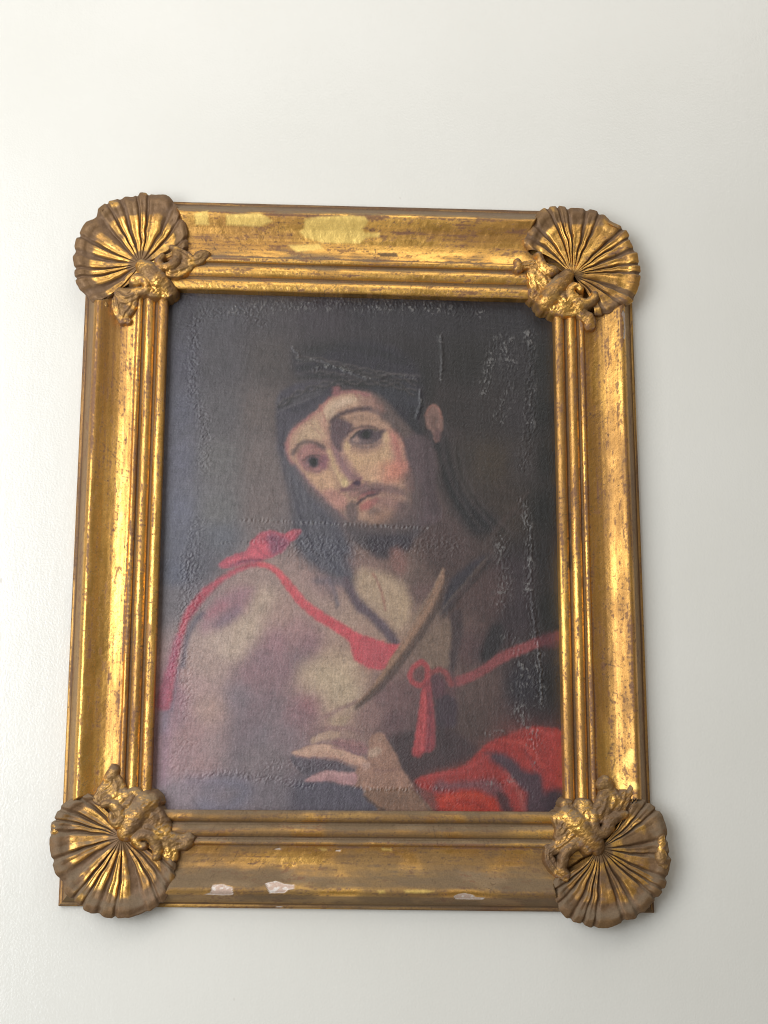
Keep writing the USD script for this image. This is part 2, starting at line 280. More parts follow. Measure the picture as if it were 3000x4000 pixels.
STROKES = [('P', [(79.1, 123.9), (92.3, 102.2), (97.5, 80.5), (107.9, 53.6), (123.6, 37.7), (144.6, 24.5), (137.9, 9.7), (118.1, 5.4), (105.0, 18.6), (94.6, 37.2), (84.2, 58.6), (76.3, 80.2), (75.0, 101.9)], (0.012, 0.01, 0.013), 8.0, 1.0, 0),
 ('P', [(-87.4, 99.0), (-80.2, 66.6), (-74.6, 42.6), (-72.9, 21.2), (-71.3, 2.6), (-61.9, -18.4), (-40.9, -36.5), (-14.9, -49.3), (-4.6, -46.5), (-8.7, -20.3), (-12.8, 0.8), (-20.7, 16.7), (-34.0, 32.5), (-49.9, 48.3), (-63.2, 66.9), (-74.0, 85.7)], (0.064, 0.059, 0.076), 7.3, 1.0, 0),
 ('P', [(-67.4, 0.0), (-46.6, 3.0), (-20.6, 0.7), (-7.4, -17.6), (-9.9, -36.1), (-30.6, -33.7), (-51.5, -23.5)], (0.071, 0.068, 0.09), 5.8, 0.8, 0),
 ('L', [(-33.1, -41.7), (-29.1, -54.7), (-23.8, -69.0)], (0.142, 0.113, 0.136), 2.4, 0.8, 3.6),
 ('L', [(-46.0, -44.4), (-14.9, -48.0), (0.8, -72.6)], (0.123, 0.096, 0.117), 4.1, 0.8, 6.8),
 ('L', [(-98.3, -61.9), (-109.9, -80.9), (-120.1, -99.8), (-128.9, -117.2)], (0.425, 0.314, 0.24), 10.5, 0.75, 17.6),
 ('P', [(-162.9, -81.5), (-151.4, -65.3), (-127.8, -52.8), (-111.8, -54.0), (-119.4, -70.3), (-128.5, -81.1), (-145.3, -94.7), (-162.3, -101.6), (-167.8, -95.0)], (0.239, 0.113, 0.154), 6.4, 0.6, 0),
 ('P', [(-127.3, -73.1), (-124.5, -79.8), (-136.1, -91.9), (-150.6, -94.8), (-148.2, -86.7), (-137.8, -78.6)], (0.139, 0.088, 0.125), 4.9, 0.7, 0),
 ('P', [(-162.9, -82.9), (-146.1, -67.9), (-138.0, -71.9), (-153.6, -84.1)], (0.311, 0.103, 0.131), 4.5, 0.6, 0),
 ('P', [(-50.9, -109.6), (-62.7, -119.1), (-79.7, -135.2), (-93.8, -155.1), (-106.6, -171.0), (-118.3, -176.3), (-127.0, -193.4), (-131.7, -212.9), (-118.7, -212.8), (-103.6, -186.7), (-90.8, -170.9), (-76.7, -152.3), (-65.2, -133.7), (-52.1, -119.0)], (0.174, 0.105, 0.122), 15.1, 0.75, 0),
 ('P', [(-119.7, -171.1), (-127.2, -186.9), (-131.9, -206.4), (-136.6, -225.8), (-124.6, -238.6), (-113.4, -219.2), (-116.5, -197.2)], (0.139, 0.108, 0.125), 12.1, 0.65, 0),
 ('P', [(-44.1, -173.1), (-45.6, -177.0), (-49.5, -179.4), (-54.4, -179.4), (-58.3, -177.1), (-59.9, -173.2), (-58.5, -169.4), (-54.5, -166.9), (-49.7, -166.9), (-45.7, -169.3)], (0.26, 0.111, 0.12), 8.3, 0.7, 0),
 ('P', [(-58.5, -136.3), (-33.4, -130.8), (-4.2, -127.8), (-1.4, -154.3), (-11.8, -172.8), (-32.9, -178.2), (-42.2, -165.2), (-52.9, -157.4)], (0.444, 0.33, 0.223), 13.2, 0.7, 0),
 ('L', [(-35.4, -186.1), (-22.3, -179.5), (-3.9, -170.1)], (0.204, 0.109, 0.112), 2.5, 0.8, 3.5),
 ('L', [(-52.2, -203.2), (-32.6, -197.2), (-11.6, -197.7), (1.5, -201.5)], (0.207, 0.111, 0.114), 2.5, 0.7, 3.0),
 ('P', [(-11.0, -182.8), (-11.6, -186.0), (-15.3, -189.2), (-20.7, -191.2), (-25.6, -191.2), (-28.2, -189.2), (-27.6, -186.0), (-23.9, -182.8), (-18.5, -180.8), (-13.6, -180.8)], (0.35, 0.242, 0.175), 4.9, 0.8, 0),
 ('L', [(-164.2, -81.5), (-171.9, -89.6), (-179.3, -107.0), (-183.0, -134.9)], (0.064, 0.056, 0.089), 2.8, 0.75, 5.9),
 ('L', [(-187.5, -137.6), (-190.8, -156.0), (-192.6, -179.6)], (0.089, 0.071, 0.112), 2.5, 0.6, 4.1),
 ('L', [(-199.1, -182.2), (-199.7, -200.4)], (0.154, 0.144, 0.216), 4.6, 0.5, 8.1),
 ('L', [(-198.2, -206.9), (-199.2, -251.9)], (0.282, 0.156, 0.211), 5.3, 0.6, 9.5),
 ('L', [(-170.9, -251.7), (-133.3, -252.8), (-115.0, -261.6), (-135.2, -280.9), (-158.5, -277.2)], (0.11, 0.107, 0.159), 8.8, 0.6, 12.2),
 ('P', [(65.7, 88.1), (81.6, 91.1), (81.5, 58.6), (94.6, 31.8), (107.6, 5.3), (112.7, -10.6), (86.5, -16.3), (63.0, 4.6), (57.7, 44.7)], (0.076, 0.049, 0.048), 9.5, 1.0, 0),
 ('P', [(60.4, 15.2), (94.5, 23.8), (115.4, 0.0), (112.6, -26.5), (86.4, -32.2), (60.3, -22.0)], (0.062, 0.036, 0.035), 12.4, 0.8, 0),
 ('P', [(-74.8, 209.6), (-70.5, 195.7), (-49.3, 200.4), (-28.1, 214.8), (-1.3, 221.0), (28.2, 216.1), (52.5, 199.7), (67.2, 176.3), (65.8, 145.7), (63.6, 123.7), (69.7, 88.2), (52.5, 101.5), (41.8, 117.8), (28.5, 134.0), (20.5, 153.1), (9.7, 165.4), (-16.9, 169.0), (-33.0, 175.6), (-59.6, 179.2), (-73.0, 183.1)], (0.018, 0.015, 0.023), 5.8, 1.0, 0),
 ('P', [(63.2, 195.8), (76.6, 187.7), (79.2, 157.1), (71.2, 148.6), (65.8, 159.6)], (0.008, 0.007, 0.007), 5.8, 0.7, 0),
 ('P', [(-91.9, 149.2), (-87.5, 160.3), (-74.4, 168.9), (-58.5, 172.7), (-39.9, 173.7), (-26.5, 169.9), (-30.4, 158.7), (-43.5, 146.0), (-55.3, 136.2), (-69.7, 126.3), (-77.4, 116.6), (-81.8, 102.9), (-82.8, 87.9), (-89.6, 98.6), (-92.1, 127.2)], (0.043, 0.036, 0.05), 2.8, 1.0, 0),
 ('L', [(-89.9, 149.2), (-74.0, 149.5), (-58.3, 158.1), (-39.8, 169.6)], (0.067, 0.059, 0.067), 2.8, 0.6, 4.4),
 ('L', [(-80.5, 141.2), (-63.4, 144.3), (-47.6, 157.0), (-33.2, 167.0)], (0.016, 0.014, 0.024), 2.8, 0.7, 5.2),
 ('L', [(-55.8, 169.3), (-31.9, 176.7), (-7.9, 174.4), (18.8, 168.0), (45.5, 165.8), (61.5, 163.3)], (0.041, 0.033, 0.042), 1.9, 0.6, 3.4),
 ('L', [(-64.0, 185.7), (-34.7, 182.2), (-7.9, 170.2), (32.1, 171.1), (58.9, 160.5)], (0.007, 0.007, 0.008), 2.8, 0.6, 4.7),
 ('L', [(-21.4, 190.8), (-2.7, 184.3), (13.4, 180.4), (30.8, 181.5)], (0.049, 0.037, 0.039), 1.4, 0.5, 2.9),
 ('L', [(-59.0, 208.2), (-21.6, 213.2), (11.9, 208.3), (45.5, 196.4)], (0.007, 0.007, 0.008), 4.7, 0.6, 6.5),
 ('L', [(-70.8, 192.6), (-45.5, 196.6), (-18.8, 193.7), (5.3, 187.2), (32.1, 183.6), (62.9, 181.4)], (0.076, 0.064, 0.069), 1.2, 0.62, 1.7),
 ('L', [(-70.7, 187.0), (-45.4, 190.7), (-18.7, 187.3), (5.4, 180.8), (32.1, 176.9), (62.9, 173.6)], (0.006, 0.006, 0.006), 1.2, 0.62, 2.3),
 ('L', [(-70.6, 181.4), (-45.4, 184.9), (-18.7, 180.9), (5.4, 174.4), (32.1, 170.2), (62.9, 165.9)], (0.064, 0.051, 0.057), 1.2, 0.62, 1.6),
 ('L', [(-70.5, 175.9), (-45.3, 179.0), (-18.6, 174.5), (5.4, 168.0), (32.1, 163.6), (62.9, 158.1)], (0.006, 0.006, 0.006), 1.2, 0.62, 2.3),
 ('L', [(-70.4, 170.3), (-45.2, 173.2), (-18.5, 168.1), (5.5, 161.6), (32.2, 156.9), (62.9, 150.3)], (0.06, 0.049, 0.057), 1.2, 0.62, 1.6),
 ('L', [(-89.7, 138.2), (-75.3, 145.4), (-58.2, 152.6), (-43.7, 159.8)], (0.096, 0.085, 0.092), 1.2, 0.65, 1.6),
 ('L', [(-81.9, 145.3), (-67.5, 152.4), (-50.3, 159.7), (-35.8, 166.9)], (0.006, 0.006, 0.006), 1.2, 0.65, 1.6),
 ('L', [(-72.7, 149.6), (-58.3, 156.8), (-41.1, 164.0), (-26.6, 171.2)], (0.081, 0.071, 0.082), 1.2, 0.65, 1.6),
 ('P', [(5.4, 169.1), (29.4, 173.8), (58.9, 167.4), (64.2, 152.3), (62.8, 138.4), (56.2, 135.6), (42.8, 146.3), (25.5, 154.3)], (0.023, 0.023, 0.032), 3.1, 0.8, 0),
 ('P', [(53.5, 146.5), (57.5, 138.3), (64.2, 124.7), (66.8, 105.6), (58.8, 105.4), (48.2, 118.9)], (0.012, 0.011, 0.015), 3.1, 0.8, 0),
 ('P', [(-29.1, 158.7), (-21.1, 161.9), (-10.5, 163.3), (0.1, 162.4), (8.8, 158.8), (14.2, 149.9), (24.2, 139.8), (30.9, 129.6), (36.2, 120.1), (42.9, 110.6), (46.2, 97.0), (46.2, 84.7), (50.2, 71.2), (52.9, 57.8), (53.8, 44.3), (52.2, 33.5), (45.6, 24.1), (32.6, 17.8), (12.9, 15.5), (-4.1, 16.6), (-12.6, 19.2), (-21.1, 27.7), (-33.0, 38.2), (-43.6, 49.4), (-54.2, 60.0), (-62.2, 70.7), (-68.9, 78.7), (-74.9, 85.3), (-79.0, 94.8), (-79.9, 105.6), (-76.1, 115.2), (-68.3, 123.6), (-57.9, 132.0), (-48.8, 140.4), (-40.9, 148.8), (-34.3, 154.5)], (0.378, 0.223, 0.155), 1.4, 1.0, 0),
 ('P', [(32.3, 124.1), (45.5, 123.0), (58.8, 116.4), (72.1, 109.8), (77.4, 97.6), (80.0, 78.5), (79.9, 51.5), (85.1, 27.3), (71.9, 16.4), (50.9, 18.8), (55.5, 40.3), (52.2, 67.2), (47.6, 91.6), (43.6, 109.2)], (0.082, 0.053, 0.059), 2.8, 1.0, 0),
 ('P', [(12.1, 160.9), (26.8, 151.5), (40.2, 135.3), (53.5, 119.0), (44.2, 110.6), (33.6, 121.4), (22.9, 132.2), (13.6, 145.8)], (0.096, 0.065, 0.06), 3.4, 1.0, 0),
 ('P', [(1.5, 162.1), (13.5, 156.8), (24.2, 143.2), (18.9, 139.0), (8.2, 145.7), (0.2, 153.8)], (0.241, 0.125, 0.103), 3.7, 0.8, 0),
 ('P', [(-44.0, 132.3), (-38.9, 145.4), (-27.7, 152.5), (-15.8, 156.9), (-3.8, 156.5), (-5.7, 150.2), (-21.0, 145.1), (-30.2, 139.4), (-37.4, 128.3)], (0.488, 0.336, 0.232), 4.4, 1.0, 0),
 ('P', [(-12.2, 152.4), (-13.3, 150.1), (-17.4, 147.5), (-22.9, 145.5), (-27.6, 145.0), (-29.8, 146.1), (-28.7, 148.4), (-24.6, 151.0), (-19.2, 152.9), (-14.4, 153.5)], (0.528, 0.379, 0.285), 3.7, 0.7, 0),
 ('P', [(-28.0, 136.8), (-29.7, 133.7), (-32.1, 132.2), (-34.1, 132.9), (-35.0, 135.6), (-34.5, 139.2), (-32.7, 142.3), (-30.4, 143.8), (-28.4, 143.1), (-27.5, 140.4)], (0.514, 0.367, 0.266), 3.4, 0.6, 0),
 ('P', [(-70.7, 108.5), (-63.0, 119.6), (-56.5, 127.2), (-47.3, 130.8), (-42.6, 122.7), (-39.1, 110.4), (-47.0, 108.3), (-56.2, 108.8), (-66.7, 103.1)], (0.428, 0.282, 0.182), 2.8, 1.0, 0),
 ('P', [(-3.8, 155.1), (8.2, 153.3), (16.2, 143.1), (9.6, 140.2), (-1.1, 145.5)], (0.298, 0.169, 0.132), 3.7, 0.7, 0),
 ('L', [(-79.8, 98.8), (-76.7, 112.5), (-68.3, 122.9), (-56.6, 132.7), (-46.1, 140.5), (-34.3, 154.5)], (0.266, 0.087, 0.091), 1.9, 0.7, 3.1),
 ('L', [(-79.6, 104.3), (-78.3, 90.7), (-72.9, 81.3)], (0.302, 0.127, 0.121), 2.2, 0.7, 3.4),
 ('P', [(-31.2, 167.0), (-25.2, 169.2), (-22.5, 163.0), (-13.2, 163.9), (0.1, 162.8), (8.2, 159.5), (4.2, 156.6), (-7.8, 160.5), (-21.1, 158.9), (-30.4, 155.9), (-31.8, 161.4)], (0.232, 0.089, 0.093), 1.9, 0.85, 0),
 ('L', [(-7.2, 161.9), (-4.5, 155.1)], (0.281, 0.09, 0.08), 1.1, 0.6, 2.1),
 ('L', [(-44.9, 146.0), (-42.1, 137.8), (-39.3, 128.2)], (0.27, 0.092, 0.08), 1.1, 0.7, 1.8),
 ('L', [(-55.2, 126.6), (-47.1, 117.1), (-39.1, 106.4), (-33.7, 95.6)], (0.319, 0.14, 0.116), 0.8, 0.6, 1.0),
 ('L', [(-43.3, 130.9), (-36.6, 117.3), (-33.7, 99.6)], (0.387, 0.201, 0.155), 4.1, 0.6, 6.5),
 ('P', [(-34.0, 125.6), (-28.8, 132.6), (-18.2, 131.4), (-8.9, 124.7), (-14.1, 113.6), (-20.6, 105.3), (-20.5, 95.8), (-26.4, 95.0), (-32.5, 105.1), (-35.0, 116.0)], (0.093, 0.055, 0.063), 2.8, 1.0, 0),
 ('L', [(-33.4, 128.3), (-26.2, 134.7), (-15.6, 139.7), (-3.7, 142.7), (8.3, 143.2)], (0.051, 0.027, 0.035), 2.3, 0.92, 5.5),
 ('L', [(5.6, 144.2), (16.3, 139.6), (22.9, 132.2)], (0.092, 0.057, 0.059), 2.8, 0.8, 4.4),
 ('P', [(-11.6, 132.9), (-1.0, 137.9), (9.6, 136.7), (17.6, 132.1), (8.3, 128.5), (-3.6, 126.9)], (0.305, 0.181, 0.125), 2.5, 1.0, 0),
 ('L', [(-16.1, 115.7), (-7.5, 121.3), (3.1, 123.8), (13.7, 122.4), (23.0, 117.8)], (0.057, 0.03, 0.035), 1.4, 0.9, 2.9),
 ('L', [(-12.8, 115.3), (-4.8, 120.0), (4.4, 121.9)], (0.282, 0.15, 0.126), 1.1, 0.7, 1.8),
 ('P', [(-12.7, 108.9), (-7.5, 116.2), (0.4, 120.1), (8.4, 120.9), (16.4, 118.3), (23.0, 114.3), (17.7, 108.1), (9.8, 103.8), (-0.8, 103.2), (-8.7, 104.9)], (0.119, 0.079, 0.081), 1.2, 1.0, 0),
 ('P', [(-10.0, 108.5), (-5.1, 112.7), (-2.4, 107.0), (-5.8, 105.6)], (0.288, 0.183, 0.154), 1.1, 0.85, 0),
 ('P', [(13.1, 114.1), (17.7, 115.3), (19.7, 113.2), (14.4, 108.4)], (0.166, 0.109, 0.103), 1.2, 0.7, 0),
 ('P', [(3.2, 118.1), (3.0, 117.4), (2.4, 117.0), (1.7, 117.0), (1.1, 117.4), (0.9, 118.0), (1.1, 118.7), (1.7, 119.1), (2.4, 119.1), (3.0, 118.7)], (0.285, 0.216, 0.221), 0.6, 0.7, 0),
 ('L', [(-11.4, 111.0), (-3.5, 117.9), (5.7, 120.6), (16.4, 118.9), (23.0, 114.9)], (0.007, 0.007, 0.007), 0.9, 0.85, 1.6),
 ('P', [(13.2, 115.5), (11.5, 111.6), (7.2, 109.2), (1.8, 109.1), (-2.6, 111.4), (-4.3, 115.2), (-2.6, 119.1), (1.7, 121.6), (7.1, 121.7), (11.5, 119.4)], (0.029, 0.018, 0.027), 1.6, 1.0, 0),
 ('P', [(9.6, 115.2), (8.7, 112.4), (6.3, 110.7), (3.4, 110.6), (1.0, 112.3), (0.1, 115.0), (1.0, 117.8), (3.3, 119.5), (6.3, 119.5), (8.7, 117.9)], (0.006, 0.006, 0.006), 1.2, 1.0, 0),
 ('P', [(11.1, 115.5), (19.0, 118.4), (24.3, 121.2), (27.0, 118.5), (21.7, 111.6), (13.8, 107.3)], (0.061, 0.037, 0.049), 2.2, 0.8, 0),
 ('L', [(-12.0, 105.5), (-0.7, 100.9), (9.8, 101.1), (20.4, 107.4)], (0.12, 0.079, 0.081), 2.5, 0.8, 3.9),
 ('L', [(-15.3, 101.3), (-0.7, 96.8), (13.8, 97.8), (25.7, 106.2)], (0.294, 0.165, 0.122), 1.6, 0.5, 2.1),
 ('P', [(-18.6, 102.6), (-16.0, 106.8), (-12.4, 102.8), (-13.9, 95.2), (-17.2, 95.9)], (0.457, 0.301, 0.174), 1.6, 1.0, 0),
 ('P', [(30.7, 111.7), (29.9, 108.2), (28.0, 106.0), (25.5, 105.9), (23.5, 108.1), (22.7, 111.6), (23.5, 115.1), (25.5, 117.4), (27.9, 117.4), (29.9, 115.3)], (0.473, 0.305, 0.184), 2.5, 0.95, 0),
 ('P', [(-16.5, 97.2), (-7.3, 94.0), (5.9, 92.9), (19.1, 98.6), (28.3, 104.9), (31.0, 91.3), (29.7, 77.7), (19.2, 66.7), (6.1, 63.7), (-1.8, 66.3), (-8.5, 75.7), (-13.8, 86.4)], (0.494, 0.305, 0.18), 4.7, 1.0, 0),
 ('P', [(30.3, 118.6), (37.6, 114.6), (42.9, 102.4), (44.3, 87.4), (45.6, 76.6), (43.0, 69.8), (37.7, 69.7), (33.7, 77.7), (35.7, 91.4), (32.3, 104.9)], (0.367, 0.114, 0.103), 5.0, 0.75, 0),
 ('P', [(45.6, 73.9), (42.8, 67.5), (35.6, 63.4), (26.6, 63.3), (19.4, 67.1), (16.6, 73.4), (19.3, 79.8), (26.6, 83.9), (35.5, 84.0), (42.8, 80.2)], (0.495, 0.192, 0.132), 7.2, 0.9, 0),
 ('L', [(45.6, 83.4), (49.6, 69.9), (52.2, 56.4)], (0.395, 0.151, 0.117), 4.1, 0.7, 6.5),
 ('P', [(25.8, 73.5), (23.1, 68.7), (15.8, 65.6), (6.9, 65.5), (-0.4, 68.3), (-3.2, 73.0), (-0.4, 77.9), (6.8, 80.9), (15.7, 81.1), (23.0, 78.3)], (0.493, 0.286, 0.182), 6.2, 0.7, 0),
 ('P', [(-33.1, 103.7), (-24.4, 95.7), (-17.8, 86.3), (-11.1, 75.6), (-3.1, 69.0), (0.8, 65.0), (-7.0, 63.5), (-12.3, 64.8), (-18.9, 71.4), (-24.3, 80.8), (-29.4, 91.6)], (0.225, 0.118, 0.12), 2.5, 1.0, 0),
 ('P', [(-20.5, 95.8), (-12.5, 85.1), (-3.2, 73.0), (2.1, 66.4), (-4.5, 69.0), (-15.1, 79.6)], (0.29, 0.156, 0.137), 2.5, 0.8, 0),
 ('P', [(-37.6, 95.5), (-33.7, 97.2), (-29.3, 84.8), (-24.9, 74.0), (-18.6, 68.0), (-13.9, 62.7), (-15.5, 56.6), (-20.8, 57.9), (-25.5, 65.9), (-31.5, 79.3), (-34.9, 88.7)], (0.503, 0.334, 0.196), 1.7, 1.0, 0),
 ('L', [(-26.3, 79.4), (-22.9, 70.0), (-18.2, 63.3)], (0.44, 0.262, 0.15), 1.1, 0.5, 1.8),
 ('P', [(-14.1, 61.6), (-14.8, 59.7), (-16.4, 58.5), (-18.6, 58.5), (-20.3, 59.6), (-20.9, 61.5), (-20.3, 63.4), (-18.6, 64.6), (-16.5, 64.7), (-14.8, 63.5)], (0.581, 0.421, 0.223), 1.6, 1.0, 0),
 ('L', [(-21.4, 53.6), (-13.5, 55.6), (-7.0, 61.1), (-0.5, 66.3)], (0.132, 0.046, 0.061), 1.6, 0.95, 2.9),
 ('P', [(-21.4, 53.2), (-12.2, 58.0), (-0.5, 60.9), (6.1, 63.7), (3.5, 55.6), (-7.0, 52.7), (-14.8, 51.3)], (0.146, 0.066, 0.079), 2.2, 0.8, 0),
 ('P', [(0.1, 61.6), (-0.8, 59.7), (-3.0, 58.5), (-5.8, 58.4), (-8.0, 59.6), (-8.9, 61.5), (-8.0, 63.4), (-5.8, 64.6), (-3.0, 64.6), (-0.8, 63.5)], (0.038, 0.014, 0.034), 1.4, 1.0, 0),
 ('P', [(-68.5, 93.6), (-60.1, 102.6), (-49.6, 104.4), (-40.3, 99.5), (-34.6, 88.8), (-37.1, 76.5), (-46.5, 71.6), (-57.0, 74.1), (-66.3, 81.4)], (0.276, 0.124, 0.118), 2.8, 0.95, 0),
 ('L', [(-73.1, 91.5), (-68.6, 100.4), (-60.8, 105.3), (-50.9, 104.8), (-41.0, 99.5)], (0.063, 0.038, 0.041), 2.2, 0.9, 4.4),
 ('L', [(-65.1, 88.2), (-56.0, 95.8), (-45.5, 96.0), (-36.9, 91.4)], (0.349, 0.174, 0.142), 1.2, 0.7, 1.8),
 ('L', [(-62.7, 84.9), (-56.0, 89.7), (-46.8, 91.0), (-38.8, 87.3)], (0.019, 0.01, 0.013), 0.9, 0.85, 1.6),
 ('P', [(-52.2, 85.5), (-52.4, 84.9), (-52.9, 84.5), (-53.6, 84.5), (-54.1, 84.9), (-54.3, 85.4), (-54.1, 86.0), (-53.6, 86.3), (-53.0, 86.3), (-52.4, 86.0)], (0.272, 0.204, 0.208), 0.6, 0.6, 0),
 ('P', [(-41.5, 81.6), (-41.9, 80.3), (-42.8, 79.5), (-43.9, 79.5), (-44.8, 80.2), (-45.2, 81.5), (-44.9, 82.8), (-44.0, 83.6), (-42.8, 83.6), (-41.9, 82.8)], (0.267, 0.144, 0.15), 0.9, 0.7, 0),
 ('P', [(-44.0, 83.6), (-45.5, 79.7), (-49.2, 77.3), (-53.9, 77.2), (-57.8, 79.5), (-59.3, 83.3), (-57.9, 87.1), (-54.1, 89.6), (-49.4, 89.7), (-45.6, 87.4)], (0.048, 0.034, 0.046), 1.9, 1.0, 0),
 ('P', [(-46.7, 83.4), (-47.5, 80.7), (-49.7, 79.0), (-52.5, 78.9), (-54.7, 80.5), (-55.6, 83.2), (-54.8, 86.0), (-52.6, 87.7), (-49.8, 87.7), (-47.6, 86.1)], (0.006, 0.006, 0.007), 1.4, 1.0, 0),
 ('P', [(-56.2, 81.6), (-56.8, 79.5), (-58.2, 78.2), (-60.0, 78.2), (-61.4, 79.4), (-62.0, 81.5), (-61.5, 83.6), (-60.1, 84.9), (-58.3, 84.9), (-56.8, 83.7)], (0.259, 0.132, 0.137), 1.4, 0.8, 0),
 ('P', [(-36.6, 83.3), (-37.3, 78.5), (-39.4, 75.5), (-42.0, 75.5), (-44.1, 78.4), (-45.0, 83.1), (-44.2, 87.9), (-42.2, 90.9), (-39.6, 91.0), (-37.4, 88.1)], (0.21, 0.082, 0.105), 2.2, 0.85, 0),
 ('L', [(-60.4, 76.1), (-50.5, 72.0), (-40.0, 75.8)], (0.199, 0.095, 0.101), 1.4, 0.8, 2.3),
 ('P', [(-57.0, 70.8), (-46.5, 69.6), (-33.4, 75.2), (-26.1, 63.2), (-26.6, 55.1), (-38.4, 50.9), (-48.3, 58.1)], (0.454, 0.27, 0.168), 3.4, 1.0, 0),
 ('P', [(-42.3, 50.8), (-30.6, 53.7), (-20.0, 49.8), (-14.0, 37.8), (-19.9, 31.1), (-30.4, 37.6)], (0.389, 0.191, 0.154), 3.1, 1.0, 0),
 ('L', [(-68.9, 78.7), (-56.9, 62.7), (-43.6, 48.1), (-30.4, 36.2), (-17.2, 23.1)], (0.237, 0.122, 0.133), 1.9, 0.6, 2.9),
 ('P', [(-12.8, 49.9), (-0.4, 57.6), (12.7, 61.8), (29.8, 60.3), (43.0, 56.0), (48.9, 49.6), (43.0, 48.2), (25.9, 50.6), (14.1, 51.7), (3.6, 49.5), (-4.3, 46.1)], (0.148, 0.082, 0.082), 2.8, 0.85, 0),
 ('P', [(-12.2, 50.6), (-1.7, 52.1), (-4.9, 46.7), (-10.8, 45.3)], (0.304, 0.153, 0.128), 1.6, 0.7, 0),
 ('P', [(-0.4, 50.2), (10.1, 55.4), (24.6, 55.7), (16.7, 50.4), (6.2, 47.6)], (0.089, 0.039, 0.051), 1.9, 0.8, 0),
 ('L', [(-3.2, 43.4), (1.2, 47.5), (6.8, 50.3), (14.1, 51.5)], (0.241, 0.071, 0.073), 1.4, 0.8, 2.6),
 ('L', [(-4.9, 38.0), (-1.0, 41.8), (4.2, 45.5), (10.8, 48.7), (18.0, 50.2)], (0.036, 0.013, 0.025), 1.1, 0.95, 2.9),
 ('P', [(-1.9, 37.0), (4.9, 41.9), (15.4, 45.6), (19.3, 43.7), (14.1, 37.0), (6.3, 32.0), (-0.2, 31.9)], (0.335, 0.094, 0.088), 2.2, 0.85, 0),
 ('L', [(1.0, 36.1), (7.6, 38.9), (13.5, 42.0)], (0.387, 0.156, 0.135), 1.2, 0.5, 1.6),
 ('P', [(12.8, 46.3), (29.8, 49.3), (43.0, 44.1), (45.6, 33.4), (29.9, 31.8), (16.8, 35.7)], (0.205, 0.103, 0.099), 6.2, 0.7, 0),
 ('P', [(22.0, 30.6), (20.5, 27.9), (16.6, 26.2), (11.8, 26.2), (7.8, 27.8), (6.3, 30.4), (7.8, 33.1), (11.7, 34.8), (16.6, 34.9), (20.5, 33.3)], (0.12, 0.075, 0.07), 3.7, 0.8, 0),
 ('P', [(40.4, 24.0), (37.7, 20.0), (30.5, 17.5), (21.6, 17.3), (14.4, 19.6), (11.6, 23.5), (14.3, 27.5), (21.5, 30.0), (30.4, 30.2), (37.6, 27.9)], (0.23, 0.125, 0.092), 4.7, 0.85, 0),
 ('P', [(-15.3, 37.8), (-8.2, 42.0), (-2.9, 31.3), (-4.7, 19.3), (-11.9, 19.8), (-16.6, 29.8)], (0.112, 0.074, 0.074), 2.5, 0.9, 0),
 ('P', [(39.1, 40.0), (53.5, 40.3), (56.1, 21.5), (43.0, 16.0), (35.2, 23.9)], (0.11, 0.059, 0.065), 4.1, 0.7, 0),
 ('P', [(-14.5, 17.8), (1.2, 16.0), (19.5, 15.6), (39.1, 18.6), (53.5, 24.2), (64.0, 11.0), (52.2, -2.5), (32.6, -10.7), (6.6, -9.8), (-9.1, -2.1)], (0.06, 0.047, 0.054), 3.7, 0.95, 0),
 ('P', [(6.5, 2.1), (26.1, 5.1), (50.9, 5.5), (53.5, -7.8), (37.9, -16.0), (20.9, -21.5), (9.2, -13.7)], (0.033, 0.026, 0.037), 3.4, 0.85, 0),
 ('P', [(31.6, -11.8), (40.7, -9.0), (48.6, -24.8), (43.4, -35.4), (34.3, -30.2)], (0.197, 0.095, 0.081), 4.4, 0.85, 0),
 ('P', [(-12.6, -20.3), (5.6, -17.4), (21.3, -30.4), (5.7, -38.5), (-7.3, -36.1)], (0.194, 0.116, 0.104), 8.7, 0.7, 0),
 ('P', [(44.3, 69.8), (54.8, 74.0), (64.1, 51.2), (57.5, 14.9), (26.0, 9.1), (-0.1, 11.4), (-13.8, 17.1), (-14.6, 24.5), (1.2, 19.4), (19.5, 18.3), (33.8, 27.9), (45.6, 45.5)], (0.092, 0.062, 0.061), 5.3, 0.8, 0),
 ('L', [(-19.8, 29.7), (-8.0, 20.6), (6.4, 16.8)], (0.123, 0.085, 0.084), 4.1, 0.7, 5.2),
 ('P', [(67.9, 134.4), (69.5, 141.3), (73.5, 146.9), (77.8, 150.6), (83.1, 145.7), (86.4, 136.1), (87.7, 127.2), (85.7, 118.2), (83.0, 110.0), (78.7, 107.8), (75.5, 119.4), (69.2, 124.8)], (0.185, 0.103, 0.085), 1.1, 1.0, 0),
 ('L', [(69.2, 138.6), (72.2, 144.8), (77.5, 149.1), (82.9, 144.4), (85.8, 134.8)], (0.256, 0.116, 0.09), 1.1, 0.8, 1.8),
 ('P', [(80.6, 130.5), (79.8, 125.6), (77.9, 122.6), (75.6, 122.6), (73.8, 125.5), (73.1, 130.4), (73.8, 135.2), (75.7, 138.3), (78.0, 138.3), (79.9, 135.4)], (0.113, 0.063, 0.053), 2.8, 0.7, 0),
 ('P', [(85.2, 115.5), (84.4, 111.4), (82.6, 108.9), (80.3, 108.9), (78.4, 111.3), (77.7, 115.3), (78.4, 119.4), (80.3, 121.9), (82.6, 122.0), (84.5, 119.5)], (0.145, 0.071, 0.074), 2.2, 0.8, 0),
 ('L', [(65.5, 152.3), (65.8, 135.7), (68.4, 119.3)], (0.006, 0.006, 0.006), 2.2, 0.7, 3.9),
